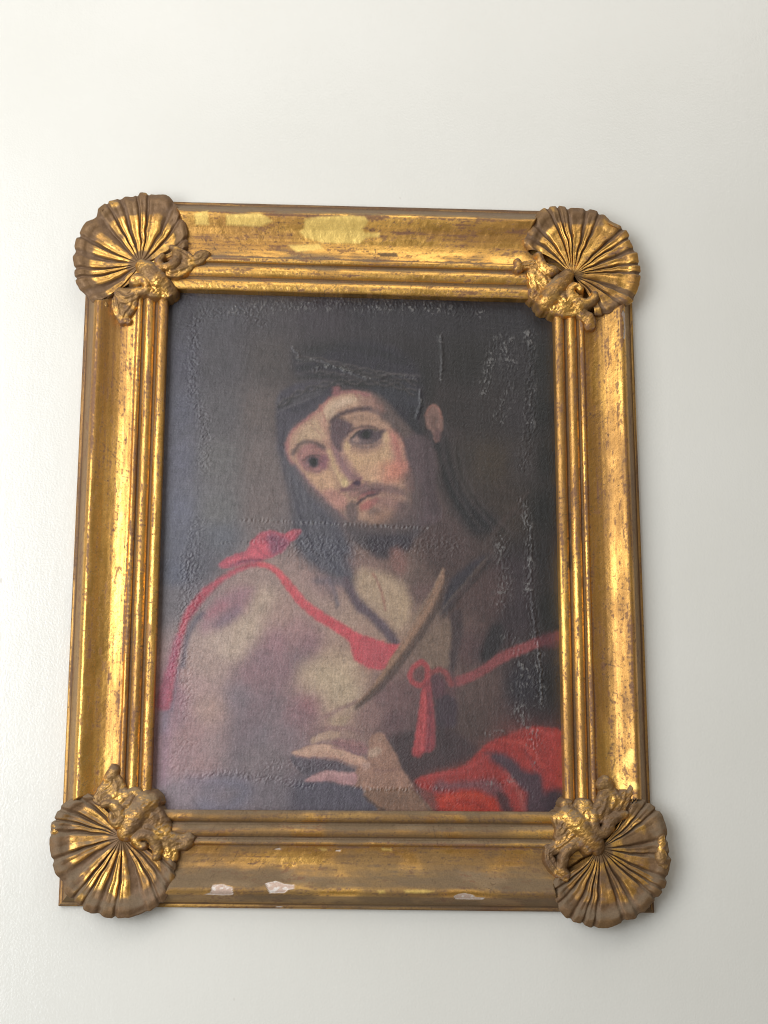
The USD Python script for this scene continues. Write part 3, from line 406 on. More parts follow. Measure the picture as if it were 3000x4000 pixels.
 ('P', [(0.5, -63.4), (8.6, -71.4), (20.7, -82.1), (31.4, -91.4), (42.2, -110.7), (36.8, -114.8), (20.8, -98.2), (8.7, -84.9), (-4.8, -74.3), (-13.0, -60.9), (-18.5, -44.7), (-13.1, -39.1), (-6.3, -52.7)], (0.098, 0.065, 0.081), 3.0, 1.0, 0),
 ('P', [(0.2, -30.8), (11.0, -32.7), (24.5, -35.9), (40.7, -45.3), (50.2, -57.4), (52.2, -73.6), (46.8, -87.2), (38.8, -96.7), (30.8, -87.4), (20.7, -75.3), (8.5, -64.7), (0.4, -59.4), (-5.0, -44.5)], (0.363, 0.254, 0.174), 5.7, 1.0, 0),
 ('P', [(34.0, -56.2), (48.8, -60.1), (50.8, -73.6), (44.8, -85.8), (36.8, -79.2)], (0.397, 0.274, 0.177), 6.4, 0.6, 0),
 ('L', [(13.1, -36.1), (20.5, -51.0), (24.6, -65.8), (26.0, -74.6)], (0.235, 0.081, 0.064), 1.2, 0.75, 1.9),
 ('P', [(51.5, -51.9), (70.4, -46.2), (81.2, -46.1), (70.4, -62.6), (54.2, -79.0), (54.2, -65.5)], (0.124, 0.07, 0.067), 5.7, 0.8, 0),
 ('P', [(83.7, -89.4), (94.5, -83.9), (97.4, -92.0), (95.7, -112.2), (92.9, -130.9), (75.5, -135.1), (64.9, -125.9), (63.6, -112.5), (73.0, -99.0)], (0.173, 0.113, 0.084), 3.4, 1.0, 0),
 ('P', [(135.6, -23.5), (176.6, -17.4), (179.9, -63.9), (180.7, -97.8), (148.0, -115.6), (129.1, -127.9), (121.1, -118.6), (137.5, -98.3), (145.8, -77.9), (151.6, -50.6)], (0.039, 0.025, 0.031), 11.3, 0.75, 0),
 ('P', [(119.2, -37.4), (146.4, -28.8), (155.7, -50.6), (145.9, -75.2), (121.5, -78.2), (113.6, -59.3)], (0.072, 0.042, 0.041), 11.3, 0.7, 0),
 ('P', [(136.2, -91.5), (149.7, -90.0), (148.1, -112.9), (130.4, -127.9), (125.2, -119.9)], (0.017, 0.013, 0.016), 4.2, 1.0, 0),
 ('P', [(135.7, -15.2), (122.0, -28.5), (116.4, -40.2), (102.8, -55.4), (93.2, -71.8), (83.8, -80.0), (85.2, -65.1), (94.8, -41.8), (108.4, -29.3), (124.8, -18.1)], (0.031, 0.025, 0.034), 3.4, 1.0, 0),
 ('P', [(93.2, -77.2), (106.7, -74.3), (107.2, -98.6), (102.6, -118.8), (99.6, -134.8), (94.2, -142.9), (92.7, -125.6), (95.5, -98.7)], (0.052, 0.033, 0.035), 2.6, 1.0, 0),
 ('L', [(176.0, 32.5), (156.7, 28.1), (135.9, 2.7), (130.3, -7.0)], (0.063, 0.04, 0.038), 2.5, 0.5, 3.5),
 ('P', [(96.9, -145.4), (114.3, -138.6), (129.1, -130.5), (148.0, -116.9), (168.3, -108.6), (187.3, -101.7), (211.8, -96.0), (211.7, -102.8), (188.5, -111.1), (169.5, -119.4), (150.6, -127.6), (129.0, -141.8), (110.2, -150.6), (95.5, -154.7)], (0.218, 0.056, 0.059), 1.7, 1.0, 0),
 ('P', [(186.0, -101.0), (213.2, -94.7), (212.9, -109.5), (188.5, -112.4)], (0.076, 0.019, 0.027), 3.0, 0.8, 0),
 ('P', [(72.9, -141.7), (94.2, -140.1), (99.5, -148.1), (96.7, -164.0), (80.8, -166.8)], (0.099, 0.046, 0.051), 3.8, 0.8, 0),
 ('P', [(79.4, -165.4), (91.4, -161.4), (100.7, -170.5), (99.9, -192.9), (92.6, -196.2), (80.7, -198.3), (78.1, -182.6)], (0.048, 0.029, 0.039), 2.6, 1.0, 0),
 ('L', [(63.5, -128.5), (55.5, -134.5), (52.2, -142.5), (55.5, -149.8), (63.5, -152.4), (69.5, -145.7), (70.2, -136.4), (64.9, -128.7)], (0.311, 0.053, 0.058), 1.2, 1.0, 5.9),
 ('P', [(67.4, -141.7), (66.3, -145.8), (63.3, -148.3), (59.7, -148.4), (56.8, -145.9), (55.7, -141.8), (56.8, -137.8), (59.7, -135.2), (63.4, -135.2), (66.3, -137.7)], (0.117, 0.049, 0.05), 2.3, 0.9, 0),
 ('L', [(74.9, -139.7), (83.6, -136.5), (90.9, -142.2), (94.4, -151.4)], (0.212, 0.051, 0.051), 1.4, 1.0, 5.7),
 ('P', [(74.2, -144.3), (82.2, -142.9), (88.8, -152.1), (86.1, -164.1), (76.8, -165.5), (73.5, -154.9)], (0.088, 0.037, 0.048), 2.3, 1.0, 0),
 ('P', [(64.8, -153.7), (72.2, -147.0), (75.2, -164.2), (76.7, -180.0), (78.0, -198.3), (77.3, -217.9), (67.4, -221.9), (54.2, -224.3), (56.8, -211.5), (59.5, -191.9), (62.2, -174.8), (64.2, -161.6)], (0.232, 0.046, 0.055), 1.3, 1.0, 0),
 ('P', [(64.2, -159.0), (68.2, -158.9), (69.0, -180.0), (66.1, -222.1), (54.2, -224.3), (56.8, -208.9), (60.2, -185.4)], (0.363, 0.054, 0.057), 1.5, 0.9, 0),
 ('P', [(31.8, -206.5), (52.9, -203.7), (53.5, -225.2), (77.9, -222.4), (80.7, -198.3), (93.9, -198.2), (120.3, -215.0), (113.5, -228.1), (93.7, -236.0), (75.2, -240.6), (56.8, -249.1), (45.0, -241.4), (38.4, -222.1)], (0.044, 0.025, 0.029), 4.9, 0.85, 0),
 ('P', [(58.1, -249.1), (70.0, -243.9), (85.8, -241.2), (106.9, -234.6), (124.2, -218.9), (133.6, -211.0), (149.6, -204.3), (170.9, -198.3), (183.0, -194.6), (210.9, -199.3), (215.7, -223.5), (214.3, -288.2), (90.8, -288.7), (80.4, -267.0), (59.4, -254.3)], (0.285, 0.031, 0.027), 1.7, 1.0, 0),
 ('P', [(154.8, -210.8), (170.9, -204.2), (184.2, -200.1), (205.5, -203.9), (207.8, -223.5), (191.6, -234.1), (173.0, -234.2), (162.6, -223.8)], (0.318, 0.035, 0.028), 7.6, 0.6, 0),
 ('P', [(129.5, -222.1), (146.7, -221.3), (159.8, -229.1), (170.3, -239.4), (186.1, -243.2), (191.1, -262.6), (206.5, -283.1), (172.2, -283.2), (171.2, -262.7), (159.5, -252.4), (149.1, -238.9), (137.3, -230.5)], (0.065, 0.034, 0.046), 3.8, 1.0, 0),
 ('P', [(79.1, -265.7), (93.6, -261.8), (114.6, -259.1), (133.0, -261.6), (142.2, -268.0), (147.2, -283.3), (92.1, -283.6)], (0.351, 0.027, 0.012), 3.0, 1.0, 0),
 ('P', [(80.5, -249.6), (93.6, -251.7), (120.0, -248.8), (141.1, -249.9), (147.5, -260.2), (139.5, -266.7), (119.9, -258.4), (93.6, -259.2), (75.2, -261.2)], (0.138, 0.053, 0.062), 3.4, 0.85, 0),
 ('P', [(140.2, -262.8), (150.1, -262.8), (158.4, -283.3), (147.2, -283.3)], (0.072, 0.021, 0.025), 2.6, 1.0, 0),
 ('P', [(191.1, -260.0), (212.3, -259.9), (211.8, -283.1), (192.0, -283.1)], (0.036, 0.018, 0.028), 4.9, 1.0, 0),
 ('L', [(156.9, -249.8), (164.6, -262.7), (168.3, -280.7)], (0.271, 0.075, 0.066), 2.8, 0.6, 4.1),
 ('P', [(-107.1, -25.4), (-117.8, -26.9), (-136.3, -35.3), (-152.0, -45.7), (-165.0, -55.3), (-175.9, -69.0), (-183.4, -81.8), (-188.1, -97.9), (-192.9, -113.9), (-197.5, -132.5), (-202.8, -151.0), (-207.1, -177.2), (-194.7, -177.1), (-191.0, -150.9), (-187.6, -125.8), (-183.0, -105.8), (-178.2, -89.8), (-169.4, -76.3), (-157.9, -61.3), (-146.3, -49.0), (-130.6, -38.0), (-115.0, -31.2), (-105.4, -29.8)], (0.317, 0.038, 0.063), 2.1, 0.95, 0),
 ('L', [(-188.5, -108.5), (-194.2, -132.4), (-200.0, -156.2), (-201.9, -174.5)], (0.282, 0.095, 0.156), 4.6, 0.6, 9.5),
 ('P', [(-148.5, -28.0), (-139.3, -20.7), (-128.7, -16.2), (-119.4, -13.3), (-115.6, -3.7), (-107.7, 4.4), (-98.4, 8.7), (-89.0, 7.7), (-82.2, 5.3), (-72.9, 9.1), (-65.9, 10.3), (-62.6, 8.1), (-67.1, 1.2), (-75.0, -5.1), (-80.3, -11.7), (-87.2, -17.2), (-96.5, -21.5), (-106.8, -25.4), (-117.8, -26.9), (-128.4, -30.1), (-144.3, -33.0)], (0.356, 0.069, 0.099), 1.3, 1.0, 0),
 ('P', [(-98.4, 5.9), (-83.5, 2.3), (-75.3, -4.5), (-80.6, -11.4), (-91.2, -17.0), (-98.0, -11.6)], (0.206, 0.066, 0.107), 3.0, 0.9, 0),
 ('P', [(-111.6, -3.6), (-99.5, -5.5), (-96.5, -18.5), (-109.9, -21.4), (-119.3, -17.4)], (0.492, 0.081, 0.113), 3.4, 0.9, 0),
 ('L', [(-141.8, -27.3), (-128.6, -21.6), (-115.2, -20.8)], (0.437, 0.072, 0.106), 2.5, 0.6, 3.5),
 ('L', [(-136.4, -30.6), (-120.5, -24.9), (-105.8, -24.0)], (0.147, 0.053, 0.092), 1.4, 0.7, 1.9),
 ('P', [(-107.1, -25.4), (-95.0, -27.3), (-82.1, -36.0), (-69.9, -49.4), (-57.6, -64.1), (-41.4, -76.1), (-23.3, -86.4), (-7.2, -96.5), (3.4, -101.7), (19.5, -106.2), (32.8, -110.7), (44.9, -111.3), (42.2, -123.3), (32.2, -135.4), (15.6, -136.9), (1.0, -131.7), (-6.9, -125.2), (-11.0, -110.6), (-20.5, -101.4), (-34.5, -92.4), (-50.0, -83.2), (-64.8, -70.3), (-77.8, -53.6), (-88.8, -38.8), (-98.3, -32.1), (-106.3, -30.2)], (0.463, 0.068, 0.084), 1.5, 1.0, 0),
 ('P', [(0.8, -106.4), (16.8, -108.9), (27.5, -114.1), (33.5, -119.4), (30.9, -125.4), (24.9, -133.5), (13.6, -134.9), (2.3, -130.4)], (0.396, 0.074, 0.09), 6.4, 0.8, 0),
 ('L', [(-101.7, -26.7), (-88.2, -33.3), (-74.6, -48.1), (-61.0, -62.8), (-44.8, -75.4)], (0.587, 0.125, 0.136), 1.8, 0.5, 2.4),
 ('P', [(-49.9, -209.4), (-42.4, -203.7), (-33.0, -201.0), (-23.5, -200.8), (-19.5, -203.1), (-22.5, -207.3), (-31.9, -208.6), (-42.3, -211.7), (-48.0, -214.1)], (0.364, 0.237, 0.175), 1.7, 1.0, 0),
 ('P', [(-28.1, -210.7), (-18.7, -208.7), (-4.4, -210.0), (6.1, -214.2), (8.5, -223.6), (0.4, -223.6), (-12.9, -219.2), (-26.2, -214.9)], (0.233, 0.116, 0.119), 2.1, 1.0, 0),
 ('P', [(9.8, -209.0), (18.4, -202.1), (24.6, -203.5), (29.8, -212.1), (34.8, -219.6), (39.6, -228.0), (42.4, -236.4), (48.1, -244.8), (54.1, -255.0), (51.8, -259.7), (0.7, -260.0), (-3.6, -252.6), (-2.5, -238.6), (6.2, -231.1), (9.9, -223.5)], (0.284, 0.154, 0.111), 1.5, 1.0, 0),
 ('P', [(-69.1, -222.2), (-60.2, -219.2), (-52.7, -215.5), (-42.3, -214.0), (-30.9, -214.5), (-20.5, -217.2), (-11.0, -221.1), (-1.4, -225.7), (6.2, -228.4), (10.5, -234.8), (0.5, -236.2), (-9.0, -233.2), (-18.5, -229.5), (-31.7, -226.8), (-45.0, -226.9), (-56.3, -226.8), (-65.8, -224.8)], (0.436, 0.258, 0.19), 1.0, 1.0, 0),
 ('L', [(-56.3, -224.0), (-42.2, -219.2), (-28.0, -220.1), (-16.6, -223.7)], (0.489, 0.313, 0.223), 1.9, 0.6, 2.9),
 ('L', [(-28.1, -217.2), (-12.9, -220.0), (0.5, -224.5)], (0.182, 0.086, 0.113), 1.0, 0.8, 1.6),
 ('P', [(9.9, -219.8), (17.5, -216.9), (22.7, -219.7), (18.5, -225.4), (10.9, -226.4)], (0.415, 0.275, 0.205), 1.9, 1.0, 0),
 ('P', [(2.9, -233.9), (10.0, -232.9), (10.5, -237.6), (4.3, -239.0)], (0.453, 0.284, 0.232), 1.5, 1.0, 0),
 ('P', [(25.1, -208.4), (24.2, -211.0), (21.8, -212.5), (18.9, -212.6), (16.5, -211.0), (15.5, -208.5), (16.4, -205.9), (18.8, -204.3), (21.8, -204.3), (24.1, -205.9)], (0.304, 0.176, 0.13), 2.6, 0.9, 0),
 ('L', [(15.7, -240.3), (29.0, -240.3), (41.3, -238.3)], (0.201, 0.101, 0.088), 1.7, 0.6, 2.5),
 ('P', [(-70.5, -226.9), (-56.3, -228.5), (-42.1, -228.9), (-26.0, -230.3), (-13.7, -234.7), (-3.7, -239.7), (-7.0, -241.9), (-23.1, -241.5), (-37.2, -240.9), (-51.3, -245.4), (-60.8, -240.8), (-68.5, -233.4)], (0.076, 0.06, 0.078), 1.2, 0.88, 0),
 ('P', [(-55.5, -251.5), (-48.5, -246.3), (-39.1, -242.1), (-27.8, -241.0), (-16.4, -242.4), (-3.0, -243.3), (-2.0, -251.2), (-6.9, -254.6), (-18.2, -253.8), (-27.7, -251.0), (-39.0, -251.1), (-46.5, -251.1)], (0.358, 0.192, 0.195), 1.1, 1.0, 0),
 ('P', [(-65.3, -255.7), (-46.5, -252.8), (-31.4, -251.1), (-22.9, -254.5), (-8.8, -256.3), (3.5, -258.3), (4.7, -265.5), (10.2, -271.5), (25.4, -281.1), (-27.3, -281.4), (-46.1, -281.5), (-55.6, -271.4)], (0.074, 0.063, 0.086), 1.9, 1.0, 0),
 ('P', [(4.5, -261.3), (10.1, -259.2), (38.5, -258.1), (52.7, -257.1), (59.3, -262.4), (66.9, -270.7), (73.5, -282.7), (26.3, -283.0), (15.0, -274.7), (7.8, -268.7)], (0.189, 0.102, 0.066), 1.1, 1.0, 0),
 ('P', [(-28.4, -189.0), (-18.9, -186.1), (-10.3, -186.0), (-16.9, -193.8), (-28.3, -194.9)], (0.351, 0.242, 0.169), 2.1, 1.0, 0),
 ('L', [(4.5, -266.4), (15.0, -274.2), (25.3, -280.2)], (0.025, 0.016, 0.018), 1.3, 0.8, 2.1),
 ('L', [(51.8, -256.0), (63.1, -267.1), (70.7, -279.1)], (0.08, 0.045, 0.042), 1.3, 0.6, 2.0),
 ('L', [(-31.7, -225.7), (-18.5, -228.4), (-3.3, -233.0), (6.2, -237.6)], (0.314, 0.15, 0.124), 0.8, 0.6, 1.0),
 ('L', [(-49.0, -210.8), (-35.8, -206.5), (-22.5, -205.0)], (0.427, 0.281, 0.202), 1.3, 0.6, 1.4),
 ('L', [(-18.6, -210.6), (-3.4, -213.3), (8.9, -217.9)], (0.343, 0.184, 0.156), 1.5, 0.5, 1.6),
 ('L', [(-44.7, -248.2), (-31.5, -244.8), (-16.4, -245.7)], (0.428, 0.241, 0.233), 1.3, 0.6, 1.8),
 ('L', [(8.1, -229.2), (17.6, -237.5), (22.4, -247.8)], (0.179, 0.096, 0.079), 1.5, 0.6, 1.6),
 ('L', [(27.0, -213.1), (34.6, -225.3), (41.3, -240.2)], (0.204, 0.111, 0.083), 1.7, 0.6, 2.1),
 ('L', [(-84.4, 82.8), (-76.1, 55.9), (-67.8, 29.3), (-64.8, 2.7)], (0.03, 0.027, 0.044), 2.7, 0.5, 2.6),
 ('L', [(-76.5, 77.5), (-62.9, 48.1), (-46.9, 24.3), (-31.0, 0.6)], (0.109, 0.102, 0.118), 2.7, 0.4, 2.6),
 ('L', [(-67.9, 34.6), (-57.1, 8.2), (-46.4, -18.2), (-30.6, -36.4)], (0.03, 0.024, 0.043), 2.7, 0.5, 3.1),
 ('L', [(-47.0, 29.6), (-31.1, 8.5), (-17.8, -17.8), (-12.4, -38.8)], (0.038, 0.033, 0.049), 2.7, 0.5, 2.6),
 ('L', [(-57.0, -2.5), (-41.1, -26.0), (-25.3, -41.6)], (0.118, 0.105, 0.117), 2.7, 0.4, 2.6),
 ('L', [(81.7, 102.1), (89.5, 69.5), (105.2, 37.4), (126.1, 18.9)], (0.006, 0.006, 0.006), 2.7, 0.5, 3.1),
 ('L', [(87.0, 102.2), (97.4, 69.7), (115.7, 40.2), (136.7, 21.7)], (0.029, 0.023, 0.027), 2.7, 0.5, 2.6),
 ('L', [(78.9, 74.8), (89.4, 42.5), (107.7, 18.6)], (0.037, 0.028, 0.032), 2.7, 0.4, 2.6),
 ('L', [(-30.5, -41.6), (-25.2, -59.9), (-24.5, -72.9)], (0.096, 0.075, 0.09), 1.7, 0.7, 2.1),
 ('L', [(-40.8, -44.4), (-33.0, -54.7), (-30.3, -65.1)], (0.123, 0.087, 0.099), 1.7, 0.6, 2.1),
 ('L', [(-139.2, -25.9), (-125.9, -21.6), (-112.6, -17.3), (-102.1, -7.6)], (0.512, 0.097, 0.12), 1.4, 0.5, 2.4),
 ('L', [(-115.6, -5.0), (-107.7, 0.6), (-97.0, 4.8)], (0.518, 0.107, 0.131), 1.4, 0.5, 1.9),
 ('L', [(-94.2, 0.8), (-88.7, -6.0), (-91.2, -15.6)], (0.11, 0.029, 0.062), 1.4, 0.6, 2.7),
 ('L', [(-110.1, -9.1), (-104.6, -15.8), (-97.8, -19.8)], (0.152, 0.036, 0.062), 1.4, 0.6, 1.6),
 ('L', [(-78.1, 3.7), (-70.1, 7.7), (-64.8, 8.8)], (0.534, 0.121, 0.139), 1.4, 0.5, 1.6),
 ('L', [(-128.5, -25.7), (-115.2, -22.8), (-101.8, -23.3)], (0.099, 0.014, 0.04), 1.4, 0.7, 1.4),
 ('L', [(-173.9, -68.3), (-180.1, -81.7), (-184.9, -97.8), (-189.5, -116.5)], (0.483, 0.111, 0.151), 1.4, 0.5, 2.2),
 ('L', [(-164.9, -58.7), (-151.9, -49.1), (-136.2, -39.4), (-120.3, -32.4)], (0.505, 0.119, 0.151), 1.4, 0.45, 1.9),
 ('L', [(-168.5, -72.2), (-176.0, -84.4), (-180.7, -103.1)], (0.091, 0.02, 0.052), 1.4, 0.5, 1.6),
 ('L', [(146.9, -208.9), (165.4, -210.8), (178.5, -221.1), (188.9, -236.7)], (0.445, 0.064, 0.051), 1.8, 0.5, 4.6),
 ('L', [(157.6, -201.6), (176.3, -197.6), (200.2, -201.3)], (0.404, 0.063, 0.055), 1.8, 0.5, 4.1),
 ('L', [(170.6, -218.6), (181.0, -234.1), (188.8, -239.3)], (0.128, 0.02, 0.028), 1.8, 0.5, 3.0),
 ('L', [(88.3, -268.2), (109.3, -264.3), (127.7, -266.8)], (0.484, 0.056, 0.027), 1.8, 0.5, 4.1),
 ('L', [(101.4, -272.0), (119.7, -273.2), (132.8, -279.6)], (0.183, 0.006, 0.006), 1.8, 0.5, 2.7),
 ('L', [(70.0, -245.8), (88.4, -243.1), (106.8, -241.1)], (0.4, 0.058, 0.059), 1.8, 0.5, 2.7),
 ('L', [(133.4, -224.0), (120.1, -231.9), (109.5, -237.2)], (0.383, 0.061, 0.057), 1.8, 0.5, 3.5),
 ('L', [(150.4, -240.8), (160.8, -255.0), (167.2, -267.8)], (0.349, 0.069, 0.06), 1.8, 0.6, 3.2),
 ('L', [(67.5, -158.9), (67.4, -185.3), (63.4, -219.3)], (0.606, 0.123, 0.128), 1.1, 0.6, 1.2),
 ('L', [(71.5, -161.6), (72.7, -187.9), (70.0, -220.5)], (0.102, 0.017, 0.031), 1.1, 0.6, 1.4),
 ('L', [(16.6, -142.1), (32.0, -152.1), (37.2, -177.5)], (0.173, 0.096, 0.098), 6.8, 0.4, 7.8),
 ('L', [(177.8, 55.0), (156.7, 28.1), (135.9, 1.4), (122.1, -18.2)], (0.063, 0.042, 0.038), 2.1, 0.45, 3.0),
 ('L', [(179.1, 50.8), (159.4, 23.9), (139.9, -1.4)], (0.01, 0.008, 0.009), 1.6, 0.35, 1.6),
 ('L', [(69.7, 107.3), (72.3, 69.2), (78.8, 31.6)], (0.027, 0.018, 0.021), 6.1, 0.5, 6.8),
 ('P', [(86.7, -29.6), (88.0, -37.8), (85.5, -55.6), (77.7, -73.3), (64.9, -95.0), (52.2, -114.0), (39.5, -132.1), (23.6, -150.2), (9.2, -166.1), (1.3, -173.4), (-4.0, -171.5), (9.1, -158.2), (22.0, -140.6), (32.2, -123.5), (41.1, -110.7), (51.3, -95.2), (61.2, -80.3), (72.0, -60.9), (80.1, -42.7)], (0.259, 0.148, 0.098), 1.3, 1.0, 0),
 ('P', [(88.3, -41.9), (88.6, -58.3), (80.4, -78.7), (64.9, -103.1), (47.5, -128.7), (28.3, -152.8), (10.5, -168.8), (-2.7, -178.7), (-4.0, -174.1), (17.7, -152.2), (39.5, -125.4), (59.6, -96.4), (75.7, -70.6)], (0.06, 0.036, 0.031), 1.7, 0.8, 0),
 ('L', [(83.9, -46.1), (70.4, -69.3), (54.2, -93.8), (36.9, -120.8)], (0.092, 0.07, 0.063), 0.9, 0.6, 0.9),
 ('L', [(78.5, -58.4), (63.6, -80.2), (46.2, -106.0)], (0.324, 0.2, 0.134), 0.9, 0.5, 1.1),
 ('L', [(86.7, -31.0), (75.8, -51.6), (60.9, -76.2), (44.8, -102.0)], (0.266, 0.181, 0.127), 0.9, 0.7, 1.2),
 ('L', [(134.3, -15.9), (116.5, -37.4), (96.0, -60.9), (82.4, -78.7)], (0.13, 0.092, 0.074), 1.6, 0.55, 2.2),
 ('L', [(137.0, -20.7), (121.9, -40.1), (102.7, -62.2), (86.5, -82.7)], (0.012, 0.01, 0.012), 1.8, 0.6, 2.7),
 ('L', [(-89.1, 143.7), (-85.5, 144.4), (-82.2, 145.6), (-79.6, 147.7), (-77.6, 150.7), (-75.9, 154.2), (-74.0, 157.5), (-71.2, 160.5), (-67.9, 161.4), (-64.3, 161.3), (-60.5, 160.9), (-56.9, 160.9), (-53.6, 161.7), (-50.7, 163.6), (-48.1, 166.4), (-45.3, 169.4), (-42.1, 171.2), (-38.7, 171.9), (-35.1, 171.4), (-31.5, 170.2), (-27.8, 169.1), (-24.3, 168.8), (-21.2, 169.7), (-17.9, 171.1), (-14.6, 172.9), (-11.3, 174.5), (-7.9, 175.1), (-4.6, 174.6), (-1.3, 173.2), (2.1, 171.4), (5.2, 170.2), (8.9, 169.6), (12.6, 170.4), (16.4, 172.0), (20.3, 173.5), (24.0, 174.0), (27.6, 173.1), (31.2, 171.2), (34.3, 169.0), (37.1, 166.7), (40.2, 165.5), (43.8, 165.3), (47.6, 165.7), (51.3, 166.0), (54.8, 165.6), (57.9, 164.0)], (0.006, 0.006, 0.006), 0.9, 0.6, 3.1),
 ('L', [(-89.6, 145.0), (-85.9, 145.6), (-82.7, 146.8), (-80.0, 149.0), (-78.0, 152.0), (-76.3, 155.4), (-74.4, 158.7), (-71.6, 161.7), (-68.3, 162.6), (-64.7, 162.6), (-60.9, 162.2), (-57.3, 162.1), (-54.0, 162.9), (-51.1, 164.9), (-48.5, 167.6), (-45.7, 170.6), (-42.5, 172.4), (-39.1, 173.1), (-35.5, 172.6), (-31.9, 171.4), (-28.2, 170.3), (-24.7, 170.0), (-21.6, 170.9), (-18.3, 172.3), (-15.0, 174.2), (-11.7, 175.7), (-8.4, 176.3), (-5.0, 175.8), (-1.7, 174.4), (1.7, 172.7), (4.8, 171.4), (8.5, 170.9), (12.2, 171.6), (16.0, 173.3), (19.9, 174.8), (23.6, 175.3), (27.2, 174.4), (30.8, 172.4), (33.9, 170.3), (36.6, 168.0), (39.8, 166.7), (43.4, 166.5), (47.2, 166.9), (50.9, 167.3), (54.4, 166.8), (57.5, 165.3)], (0.125, 0.098, 0.099), 0.6, 0.44999999999999996, 1.1),
 ('L', [(-89.1, 143.7), (-87.4, 147.1), (-85.2, 149.9), (-82.4, 151.9), (-79.1, 152.9), (-75.4, 153.5), (-71.8, 154.3), (-69.2, 155.3), (-66.3, 157.0), (-63.6, 159.6), (-61.1, 162.5), (-58.5, 165.1), (-55.5, 166.8), (-52.1, 167.5), (-48.4, 167.3), (-44.9, 166.8), (-41.4, 166.1), (-37.9, 166.6), (-34.7, 168.2), (-31.5, 170.5), (-28.3, 172.8), (-25.0, 174.2), (-21.3, 174.4), (-17.9, 173.2), (-14.6, 171.4), (-11.2, 170.0), (-7.9, 169.5), (-4.6, 170.2), (-1.2, 171.8), (2.1, 173.6), (5.6, 175.0), (9.3, 175.0), (12.9, 173.7), (16.4, 171.5), (19.9, 169.5), (23.5, 168.5), (27.3, 168.8), (31.1, 170.2), (35.3, 171.8), (38.9, 171.6), (42.1, 170.4), (44.9, 168.1), (47.4, 165.2), (50.0, 162.4), (52.9, 160.4), (56.2, 159.5)], (0.006, 0.006, 0.006), 0.9, 0.6, 3.1),
 ('L', [(-89.6, 145.0), (-87.8, 148.4), (-85.6, 151.2), (-82.9, 153.1), (-79.5, 154.1), (-75.8, 154.7), (-72.2, 155.5), (-69.7, 156.6), (-66.7, 158.2), (-64.0, 160.8), (-61.5, 163.8), (-58.9, 166.4), (-55.9, 168.1), (-52.5, 168.7), (-48.9, 168.5), (-45.4, 168.0), (-41.8, 167.4), (-38.3, 167.8), (-35.1, 169.4), (-31.9, 171.8), (-28.8, 174.0), (-25.5, 175.4), (-21.7, 175.7), (-18.3, 174.4), (-15.0, 172.7), (-11.6, 171.3), (-8.3, 170.8), (-5.0, 171.4), (-1.7, 173.0), (1.7, 174.9), (5.2, 176.3), (8.9, 176.3), (12.5, 175.0), (16.0, 172.8), (19.5, 170.8), (23.1, 169.7), (26.9, 170.1), (30.7, 171.5), (34.9, 173.0), (38.5, 172.9), (41.7, 171.7), (44.5, 169.4), (47.0, 166.5), (49.6, 163.7), (52.5, 161.7), (55.8, 160.7)], (0.125, 0.098, 0.099), 0.6, 0.44999999999999996, 1.1),
 ('L', [(-70.9, 198.1), (-67.2, 196.3), (-63.5, 195.1), (-59.7, 195.1), (-55.8, 196.1), (-51.9, 197.5), (-47.8, 198.6), (-44.4, 198.3), (-41.2, 197.1), (-38.2, 195.2), (-35.2, 193.1), (-32.2, 191.1), (-29.1, 189.9), (-25.7, 189.5), (-22.2, 189.8), (-18.7, 190.6), (-15.0, 191.2), (-11.4, 191.2), (-8.1, 190.3), (-4.9, 188.5), (-1.7, 186.3), (1.4, 184.2), (4.7, 182.8), (8.2, 182.4), (11.9, 182.8), (15.4, 183.8), (19.0, 184.7), (22.4, 185.0), (25.7, 184.3), (28.9, 182.9), (32.1, 181.0), (35.2, 179.1), (37.9, 178.0), (41.4, 176.7), (45.2, 176.3), (49.3, 176.4), (53.3, 176.3), (56.9, 175.5), (60.2, 173.6)], (0.006, 0.006, 0.006), 0.9, 0.5, 2.9),
 ('L', [(-71.3, 199.4), (-67.6, 197.5), (-63.9, 196.4), (-60.1, 196.4), (-56.2, 197.4), (-52.3, 198.8), (-48.2, 199.8), (-44.8, 199.5), (-41.6, 198.4), (-38.6, 196.5), (-35.6, 194.3), (-32.6, 192.4), (-29.5, 191.1), (-26.1, 190.7), (-22.7, 191.1), (-19.1, 191.8), (-15.4, 192.5), (-11.8, 192.5), (-8.5, 191.5), (-5.3, 189.7), (-2.1, 187.5), (1.0, 185.4), (4.3, 184.1), (7.8, 183.6), (11.5, 184.0), (15.0, 185.1), (18.5, 186.0), (22.0, 186.2), (25.3, 185.6), (28.5, 184.1), (31.7, 182.2), (34.8, 180.4), (37.5, 179.2), (41.0, 177.9), (44.8, 177.5), (48.9, 177.6), (52.8, 177.6), (56.5, 176.7), (59.8, 174.9)], (0.126, 0.099, 0.1), 0.6, 0.375, 1.1),
